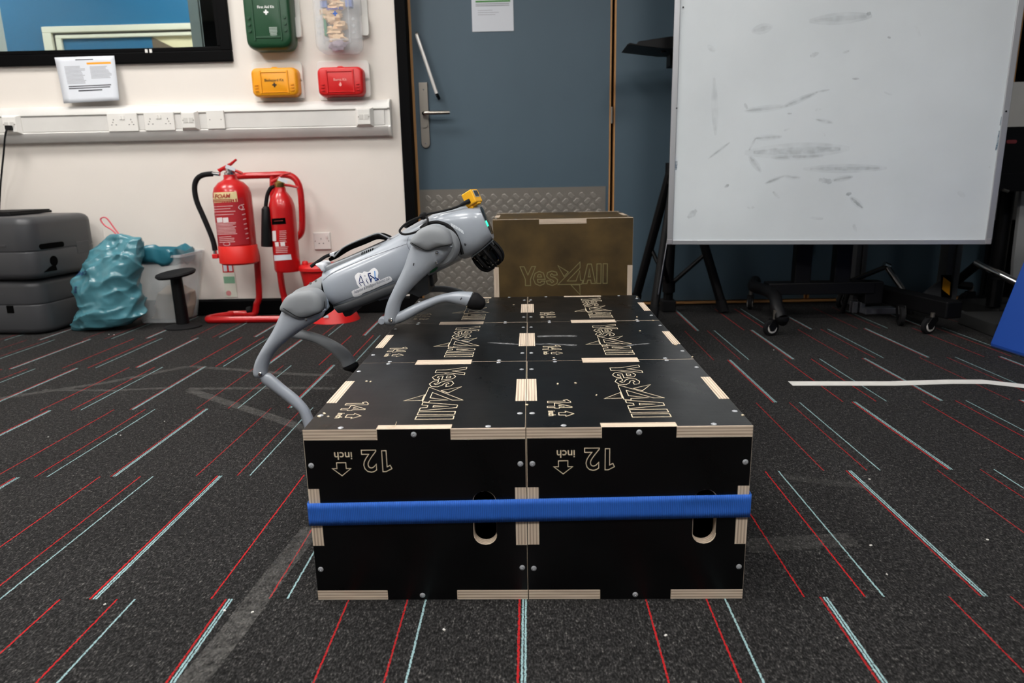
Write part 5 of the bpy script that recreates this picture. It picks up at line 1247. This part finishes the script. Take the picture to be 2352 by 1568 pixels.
# trunk
trunk = loft([((753, 613), (776, 700), .088), ((765, 607), (791, 704), .093), ((792, 592), (828, 702), .095), ((850, 566), (888, 676), .095), ((905, 541), (944, 650), .095), ((945, 518), (990, 630), .090), ((985, 497), (1030, 612), .078), ((1018, 490), (1060, 596), .066)], YC, 36, 2.7, (0, .3))
bt = bvh_of(trunk)
body = trunk.build('trunk', M_robot, R_, smooth=45)
rcv = loft([((706, 655), (724, 690), .050), ((732, 638), (752, 692), .064), ((753, 627), (778, 696), .068)], YC, 24, 2.6, (.4, 0)); rcv.build('rear_cover', M_robot2, R_, smooth=45); brc = bvh_of(rcv)
loft([((751, 634), (769, 698), .078), ((755, 629), (775, 700), .080)], YC, 28, 2.6, (0, 0)).build('rear_gap_shade', M_hole, R_, smooth=45)  # black ring and wedge below paint the shadow line behind the trunk's rear edge
MB().prism([(q.x, q.z) for q in (P(*p, .80) for p in ((744, 716), (757, 690), (764, 702), (752, 722), (742, 728)))], .79, .86, lambda x, y, d: V((x, d, y))).build('rear_gap_shade', M_hole, R_, smooth=0)
# under tray along the belly, underside shade put into its dark grey
loft([((781, 690), (797, 709), .084), ((805, 680), (822, 702), .089), ((852, 661), (871, 684), .089), ((905, 640), (918, 665), .087), ((945, 628), (960, 650), .076)], YC, 28, 4.5, (.1, .3)).build('belly_tray', M_robotd, R_, smooth=45)
MB().prism([(q.x, q.z) for q in (P(*p, .86) for p in ((941, 648), (985, 612), (990, 668), (984, 671), (968, 677), (948, 668)))], .82, .94, lambda x, y, d: V((x, d, y))).build('belly_module', M_robotd, R_, smooth=0, bevel=.006)
MB().prism([(q.x, q.z) for q in (P(*p, .9) for p in ((982, 624), (998, 628), (1001, 651), (984, 657)))], .86, .95, lambda x, y, d: V((x, d, y))).build('belly_module', M_robotd, R_, smooth=0, bevel=.004)
MB().prism([(q.x, q.z) for q in (P(*p, .80) for p in ((986, 622), (1008, 612), (1000, 622), (988, 628)))], .80, .83, lambda x, y, d: V((x, d, y))).build('green_circuit', mat('green_circuit_board', '#0e5a35', .4), R_, smooth=0)
MB().prism([(q.x, q.z) for q in (P(*p, .86) for p in ((792, 708), (820, 700), (816, 718), (800, 722)))], .82, .94, lambda x, y, d: V((x, d, y))).build('belly_module', M_robotd, R_, smooth=0, bevel=.004)
q = surf(bt, 800, 700, .0) or P(800, 700, .8)
# battery hatch, carrying handle
hatch = loft([((760, 605), (763, 629), .064), ((814, 583), (818, 609), .068), ((872, 559), (879, 586), .066), ((902, 553), (908, 566), .052)], YC, 32, 8, (.12, .15))
bh = bvh_of(hatch); hatch_o = hatch.build('battery_hatch', mat('hatch_grey', '#83878c', .42, bump=.03, bs=700), R_, smooth=40)
loft([((764, 589), (768, 596), .045), ((794, 566), (799, 577), .053), ((838, 548), (843, 559), .054), ((868, 537), (873, 547), .053), ((892, 544), (895, 549), .042)], YC, 24, 6, (.1, .1)).build('handle_recess', M_hole, R_, smooth=40)
for yy in (YC-.052, YC+.052):
    MB().tube(smooth_path([P(767, 590, yy), P(784, 572, yy), P(802, 561, yy), P(835, 547, yy), P(866, 536, yy), P(880, 540, yy), P(900, 548, yy), P(918, 540, yy)], 5), .0021, 8).build('handle_rim', M_robot2, R_)
MB().tube([P(866, 536, YC-.052), P(866, 536, YC+.052)], .0021, 8).build('handle_rim', M_robot2, R_)
b = MB()
for k in range(6):
    x, y = 830+k*4.9, 585-k*1.9; 
    for c in ([(x, y), (x+2.6, y-1), (x+3.6, y-6.4), (x+1, y-5.4)],): decal_poly(b, bh, c, .0012, 0)
b.build('vent_slots', M_hole, hatch_o, smooth=0)
# seam lines on the shell
b = MB()
def seam(bv, pts, w_=.9, off=.0006):
    pts = [V((a, c, 0)) for a, c in pts]; pts = smooth_path(pts, 5)
    L_ = []
    for i, p in enumerate(pts):
        d = (pts[min(i+1, len(pts)-1)]-pts[max(i-1, 0)]).normalized(); n_ = V((-d.y, d.x, 0))*w_/2
        a, c = surf(bv, p.x+n_.x, p.y+n_.y, off), surf(bv, p.x-n_.x, p.y-n_.y, off)
        if a is None or c is None: continue
        L_.append((a, c))
    return [x for q in L_ for x in q], [(2*i, 2*i+2, 2*i+3, 2*i+1) for i in range(len(L_)-1)]
for pts in ([(742, 644), (770, 624), (850, 590), (935, 560)], [(765, 700), (800, 686), (850, 668), (905, 645)], [(938, 545), (935, 560), (941, 575)]): b.add(*seam(bt, pts))
b.build('shell_seam', mat('seam_grey', '#4a4d52', .6), body, smooth=0)
# rear strap with white tie
MB().tube(smooth_path([P(714, 612, .84), P(730, 601, .84), P(746, 590, .84), P(758, 585, .84), P(764, 583, .85)], 4), .0045, 8).build('rear_strap', M_rubber, R_)
MB().rings([[P(x, y, .83)+V((0, d, 0)) for x, y in ((756, 582), (768, 579), (768, 589), (757, 588))] for d in (0, .03)]).build('white_tie', M_paper, R_, smooth=0, bevel=.002)
pillow(smooth_poly([(726, 606), (738, 604), (746, 609), (747, 621), (741, 622), (737, 616)]), .815, .012, back=.06).build('white_tie', M_paper, R_, smooth=50)

# head
head = loft([((985, 497), (1052, 590), .052), ((1012, 484), (1074, 592), .066), ((1050, 476), (1098, 580), .072), ((1085, 472), (1120, 563), .069), ((1103, 473), (1134, 547), .060)], YC, 36, 3.0, (0, .05))
bhd = bvh_of(head); head_o = head.build('head_shell', M_robot, R_, smooth=45)
# neck bellows and shoulder ring
loft([((1004, 505), (1060, 588), .084), ((1020, 508), (1068, 580), .082)], YC, 28, 2.4, (.3, .3)).build('neck_bellows', M_rubber, R_, smooth=45)
seg = []
ringp = [(1014, 512), (1030, 519), (1044, 534), (1052, 550), (1058, 568), (1062, 584)]
for a, c in zip(ringp, ringp[1:]): pass
MB().tube(smooth_path([P(x, y, .80) for x, y in [(966, 524), (980, 514), (1000, 510)]+ringp], 5), .0045, 8).build('shoulder_seal', M_rubber, R_)
for k in range(9):
    t = k/8; x, y = 1026+t*30, 520+t*40-6*math.sin(t*math.pi); MB().cbox(P(x, y, .797), (.006, .006, .004), Matrix.Rotation(.8, 4, 'Y')).build('seal_tooth', M_rubber, R_, smooth=0)
# pale vents on the cheek
b = MB()
for k in range(8):
    x, y = 1035+k*3.7, 511.5+k*1.9+(k*k)*.06; decal_poly(b, bhd, [(x, y), (x+2.6, y+1.2), (x+4.6, y+9.5), (x+2.0, y+8.5)], .0012, 0)
b.build('cheek_vents', mat('pale_vent', '#e6ecf2', .3), head_o, smooth=0)
b = MB(); b.add(*seam(bhd, [(1086, 585), (1108, 569), (1131, 548)], 1.2)); b.add(*seam(bhd, [(1100, 487), (1106, 487)], .8)); b.build('shell_seam', mat('seam_grey', '#4a4d52', .6), head_o, smooth=0)
pillow(smooth_poly([(1064, 555), (1070, 553), (1073, 560), (1068, 565)]), .815, .004).build('cheek_bolt', M_robotd, R_, smooth=45)
# dark face panel with its green light, facing forward
e0, e1 = P(1103, 474, YC), P(1131, 539, YC); fd = (e1-e0); fn = V((fd.z, 0, -fd.x)).normalized(); fn = fn if fn.x > 0 else -fn
def face_pt(s, y, o): return e0+fd*s+V((0, y, 0))+fn*o
ring = [(.5+.48*math.copysign(abs(math.cos(q))**.6, math.cos(q)), .050*math.copysign(abs(math.sin(q))**.6, math.sin(q))) for q in (2*math.pi*k/32 for k in range(32))]
MB().rings([[face_pt(s, y, -.006) for s, y in ring], [face_pt(s, y, .0015) for s, y in ring], [face_pt(.5+(s-.5)*.9, y*.9, .003) for s, y in ring]]).build('face_panel', mat('face_glass', '#101214', .15), R_, smooth=40)
MB().tube(smooth_path([face_pt(.48, -.047, .002), face_pt(.56, -.0485, .002), face_pt(.66, -.048, .002)], 4), .0028, 8).build('status_light', mat('green_light', '#30e0a0', .4, emit='#2ff0a8', es=1.6), R_)
# chin sensor dome with guard bars
o0 = (P(1082, 590, YC)+P(1132, 550, YC))/2; ax = V((-(P(1132, 550, YC)-P(1082, 590, YC)).z, 0, (P(1132, 550, YC)-P(1082, 590, YC)).x)).normalized()
ax = -ax if ax.z > 0 else ax; rl = .037
MB().lathe([(rl, -.006), (rl, .012), (rl*.86, .018), (rl*.84, .040), (rl*.7, .050), (.001, .053)], o0, ax, 32).build('sensor_dome', mat('black_gloss', '#08090a', .12), R_)
MB().lathe([(rl*1.04, -.012), (rl*1.08, -.006), (rl*1.06, .002), (rl*.9, .004)], o0, ax, 36).build('sensor_collar', M_robot, R_)
xx = V((0, 1, 0)); yy = ax.cross(xx)
for k in range(9):
    q = 2*math.pi*(k+.3)/9; d = xx*math.cos(q)+yy*math.sin(q)
    MB().tube(smooth_path([o0+d*rl*.98+ax*.004, o0+d*rl*1.06+ax*.022, o0+d*rl*1.0+ax*.044, o0+d*rl*.72+ax*.057, o0+d*rl*.35+ax*.060], 4), .0042, 8).build('guard_bar', M_blackp, R_)
# front and hind hip motors
def circle(cx, cy, r, n=36): return [(cx+r*math.cos(2*math.pi*k/n), cy+r*math.sin(2*math.pi*k/n)) for k in range(n)]
ST = ((1, 0), (1, .5), (.97, .75), (.9, .93), (.82, 1.0), (.3, 1.0))
for (c, rr_) in (((1012, 566), 45), ((706, 694), 37)):
    pillow(circle(c[0], c[1], rr_), .790, .05, ST, back=.002).build('hip_motor', M_robot2, R_, smooth=40)
    far = pillow(circle(c[0]-2, c[1]+2, rr_*.80), .965, -.055, ST, back=-.03); far.build('hip_motor', M_robot2, R_, smooth=40)
MB().prism([(q.x, q.z) for q in (P(*p, .765) for p in ((724, 664), (738, 667), (752, 690), (756, 706), (747, 716), (736, 700)))], .757, .775, lambda x, y, d: V((x, d, y))).build('hip_side_plate', mat('blue_grey_plate', '#8b97a5', .4), R_, smooth=0, bevel=.003)
for px, py in ((734, 671), (747, 700)): q = P(px, py, .757); MB().tube([q, q+V((0, -.0025, 0))], .003, 10).build('hip_bolt', M_hole, R_)
for px, py in ((714, 652), (726, 646)): q = surf(brc, px, py, 0) or P(px, py, .82); MB().tube([q+V((0, .006, -.002)), q+V((0, -.003, .002))], .0035, 10).build('hip_bolt', M_chrome, R_)
pillow(smooth_poly([(1036, 545), (1048, 552), (1054, 570), (1046, 586), (1032, 596), (1037, 570)]), .775, .03, back=.05).build('shoulder_cover', M_robot, R_, smooth=45)
# legs
CAL = dict(near='robot_leg')
def leg(thigh, cap, calf, foot, Y, screws_, lobe=None, mt=M_robot):
    tm = loft(thigh, Y, 20, 2.4, (.3, .8)); th = tm.build('thigh', mt, R_, smooth=50)
    if cap: 
        pm = pillow(smooth_poly(cap), Y-.006, .038, ((1, 0), (1, .60), (.985, .67), (.94, .76), (.84, .86), (.66, .95), (.4, .99), (.15, 1.0)), back=.022); pm.build('knee_motor_cap', M_robot2, th, smooth=50)
        low = [cap[0]]+[cap[i] for i in range(len(cap)-1, len(cap)//2, -1)]
        sb = MB(); sb.add(*seam(bvh_of(tm, pm), low, 1.7, .0006)); sb.build('cap_seam', M_robotd, th, smooth=0)
    for px, py, r_, tk in screws_:
        q = P(px, py, Y-tk); MB().lathe([(r_, -.004), (r_, .001), (r_*.7, .003), (.0003, .0034)], q, (0, -1, 0), 16).build('leg_screw', M_chrome, th)
    ca = loft(calf, Y, 18, 2.2, (.6, .2)).build('calf', mt, R_, smooth=50)
    if foot:
        loft(foot, Y, 20, 2.1, (.05, .9)).build('rubber_foot', M_rubber, ca, smooth=60)
    if lobe: pillow(circle(*lobe, 20), Y+.012, .016, ST, back=.004).build('knee_lobe', mt, ca, smooth=40)
# near front
leg([((950, 552), (1040, 566), .030), ((940, 576), (1026, 589), .031), ((928, 612), (992, 620), .029), ((915, 640), (967, 642), .025), ((903, 665), (945, 664), .022), ((890, 694), (925, 690), .019), ((884, 718), (917, 716), .017), ((883, 736), (913, 735), .016)],
    [(945, 557), (953, 540), (966, 526), (981, 519), (1000, 517), (1023, 524), (1036, 541), (1038, 560), (1022, 564), (1004, 568), (990, 574), (977, 574), (960, 566)],
    [((889, 722), (900, 748), .011), ((916, 716), (925, 739), .013), ((940, 704), (950, 726), .0135), ((963, 694), (973, 713), .0135), ((1000, 680), (1007, 698), .014), ((1026, 673), (1027, 694), .014), ((1053, 669), (1048, 699), .016), ((1086, 670), (1070, 704), .018)],
    [((1089, 671), (1072, 706), .0195), ((1098, 673), (1082, 710), .0205), ((1107, 681), (1095, 711), .018)], YN,
    [(897, 735, .0058, .0165), (1003, 580, .0045, .029), (1003, 602, .0045, .029)], (879, 735, 8.5))
# near hind
leg([((652, 700), (748, 712), .030), ((648, 714), (738, 730), .031), ((630, 754), (697, 755), .029), ((615, 780), (667, 777), .026), ((601, 803), (645, 795), .023), ((588, 828), (628, 815), .019), ((583, 848), (617, 838), .017), ((583, 858), (614, 856), .016)],
    [(650, 707), (656, 690), (667, 676), (683, 668), (702, 664), (722, 664), (738, 674), (745, 692), (742, 712), (722, 722), (702, 728), (684, 727), (666, 717)],
    [((592, 858), (606, 872), .010), ((617, 856), (602, 877), .0125), ((634, 868), (620, 891), .0135), ((652, 884), (640, 906), .0135), ((682, 908), (666, 927), .0135), ((706, 934), (687, 945), .014), ((718, 957), (696, 968), .015), ((726, 976), (701, 985), .017)],
    [((727, 978), (702, 987), .0185), ((731, 989), (702, 996), .0205), ((728, 998), (708, 1002), .016)], YN,
    [(597.5, 859, .0058, .0165), (703, 733, .0042, .028)])
# far hind: the knee hides behind the near thigh
leg([((668, 692), (742, 700), .028), ((655, 716), (715, 722), .028), ((645, 740), (690, 745), .022), ((640, 765), (668, 768), .015)],
    None,
    [((645, 752), (640, 770), .012), ((686, 756), (672, 776), .0135), ((732, 767), (716, 784), .0135), ((774, 786), (752, 803), .014), ((800, 805), (778, 825), .015), ((818, 829), (788, 843), .0165)],
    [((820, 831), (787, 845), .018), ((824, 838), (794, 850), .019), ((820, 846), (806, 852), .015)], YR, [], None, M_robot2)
for px, py in ((766, 806), (803, 824), (796, 829)): pass
# far front
leg([((940, 560), (1015, 572), .028), ((915, 600), (975, 612), .028), ((890, 640), (930, 645), .02), ((872, 675), (898, 680), .015)],
    None,
    [((868, 672), (872, 690), .012), ((895, 668), (900, 684), .0135), ((940, 659), (943, 675), .0135), ((990, 656), (990, 671), .0135), ((1024, 657), (1022, 671), .014), ((1050, 662), (1044, 678), .0145), ((1072, 670), (1060, 689), .0165)],
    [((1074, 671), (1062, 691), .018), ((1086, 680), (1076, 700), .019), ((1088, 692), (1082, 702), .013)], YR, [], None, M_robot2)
# sticker on the flank
M_stk = mat('sticker_white', '#fbfcff', .4)
b = MB(); decal_poly(b, bt, smooth_poly([(815, 634), (823, 626), (832, 627), (836, 623), (846, 624), (853, 618), (861, 615), (869, 624), (868, 637), (874, 643), (863, 651), (846, 657), (830, 662), (821, 654), (818, 645)], 3), .0008, 4)
decal_poly(b, bt, smooth_poly([(809, 674), (810, 667), (838, 657), (866, 646), (890, 635), (898, 636), (899, 645), (870, 658), (850, 667), (836, 672), (826, 679), (813, 681)], 3), .0008, 4)
stk = b.build('sticker', M_stk, R_, smooth=60)
b = MB(); Lt = text_geo('Adaptive & Intelligent Robotics Lab')[0]; wt = max(q[0] for q in Lt); dxx, dyy = (895-814)/wt, (641-673.5)/wt; s = math.hypot(dxx, dyy)
decal_text(b, bt, 'Adaptive & Intelligent Robotics Lab', (814, 673.5), (dxx, dyy), (-dyy*-.35, -9.6), .0016, .004); b.build('sticker_text', mat('grey_text', '#6a7380', .6), stk, smooth=0)
def strokes(segs, wd, m, name):
    b = MB()
    for a, c in segs:
        d = V((c[0]-a[0], c[1]-a[1])); n_ = V((-d.y, d.x)).normalized()*wd/2
        decal_poly(b, bt, [(a[0]+n_.x, a[1]+n_.y), (c[0]+n_.x, c[1]+n_.y), (c[0]-n_.x, c[1]-n_.y), (a[0]-n_.x, a[1]-n_.y)], .0014, 1)
    return b.build(name, m, stk, smooth=0)
M_navy = mat('navy_print2', '#16306e', .5)
strokes([((828, 632), (825, 648)), ((828, 632), (832, 641)), ((832, 641), (838, 655)), ((826, 648), (835, 648)), ((825, 648), (829, 655)), ((841, 642), (845, 650))], 1.7, M_navy, 'sticker_letters')
strokes([((845, 629), (852, 627)), ((846, 630), (853, 648)), ((850, 632), (862, 640)), ((853, 638), (852, 648)), ((862, 644), (870, 641)), ((870, 641), (862, 637))], 2.6, M_navy, 'sticker_letters')
strokes([((861, 622), (862, 644))], 2.2, mat('sky_print', '#4f9be8', .5), 'sticker_letters')
b = MB()
for cx_, cy_ in ((828, 632), (832, 640.5), (826, 647.5), (836, 648.5), (829.5, 655.5), (839.5, 656), (842, 641), (845.5, 650), (838, 633.5)):
    L_ = circle(cx_, cy_, 1.8, 10); decal_poly(b, bt, L_, .0015, 0)
b.build('sticker_rings', M_navy, stk, smooth=0)
b = MB()
for cx_, cy_ in ((828, 632), (832, 640.5), (826, 647.5), (836, 648.5), (829.5, 655.5), (839.5, 656), (842, 641), (845.5, 650), (838, 633.5)): decal_poly(b, bt, circle(cx_, cy_, 1.2, 10), .0019, 0)
b.build('sticker_dots', M_stk, stk, smooth=0)
# small scuffs on the near legs
for px, py, Y, a in ((950, 607, YN-.030, .3), (1059, 686, YN-.0165, .6)):
    q = P(px, py, Y); MB().cbox(q, (.003, .0008, .007), Matrix.Rotation(a, 4, 'Y')).build('scuff', M_robotd, R_, smooth=0)

# ------------------------------------------------------------------ yellow camera on the head, with its cable
cc = P(1084, 455, YC-.03)
CM = Matrix.Translation(cc) @ Matrix.Rotation(math.radians(-26), 4, 'Z') @ Matrix.Rotation(math.radians(-27), 4, 'Y')
base_p = P(1083, 474, YC-.03)
r = thing('action_camera', 'small yellow camera block with a dark screen clipped on the robot head', 'camera', base_p)
hx, hy, hz = .0170, .0180, .0185
MB().box((-hx, -hy, -hz), (hx, hy, hz)).build('camera_body', M_yellow, r, xf=CM, smooth=30, bevel=.0035, seg=3)
MB().box((hx-.001, -hy*.62, -hz*.25), (hx+.0012, hy*.62, hz*.78)).build('screen_bezel', mat('silver_bezel', '#b9bfc6', .3, .6), r, xf=CM, smooth=0, bevel=.001)
MB().box((hx+.0008, -hy*.5, -hz*.15), (hx+.0018, hy*.5, hz*.68)).build('screen', mat('dark_screen', '#14202c', .1), r, xf=CM, smooth=0)
MB().box((-hx*1.05, -hy*.7, -hz*1.45), (-hx*.1, hy*.7, -hz*.85)).build('mount_clip', M_yellow, r, xf=CM, smooth=0, bevel=.002)
MB().box((-hx*.2, -hy*.5, -hz*1.25), (hx*.9, hy*.5, -hz*.9)).build('mount_clip', M_yellow, r, xf=CM, smooth=0, bevel=.002)
cpth = [P(1076, 463, YC-.05), P(1068, 467, YC-.05), P(1055, 473, YC-.05), P(1035, 480, YC-.05), P(1010, 486, YC-.05), P(985, 491, YC-.055), P(972, 496, YC-.06)]
MB().tube([P(1079, 461, YC-.046), P(1066, 467, YC-.05), P(1056, 472, YC-.05)], [.0065, .0055, .0035], 10).build('strain_relief', M_rubber, r)
MB().tube(smooth_path(cpth, 5), .0030, 8).build('cable', M_rubber, r)
lp = [P(972, 496, .81), P(955, 502, .80), P(938, 510, .795), P(925, 520, .79), P(918, 531, .785), P(928, 538, .78), P(948, 535, .775), P(967, 527, .775), P(980, 515, .78), P(982, 502, .80), P(974, 496, .815)]
MB().tube(smooth_path(lp, 5), .0030, 8).build('cable_loop', M_rubber, r)
lp = [P(968, 497, .82), P(950, 507, .82), P(935, 515, .815), P(930, 522, .81)]
MB().tube(smooth_path(lp, 5), .0030, 8).build('cable_loop', M_rubber, r)
pillow(circle(972, 496, 8.5, 14), .82, .014, back=.014).build('cable_knot', M_rubber, r, smooth=40)
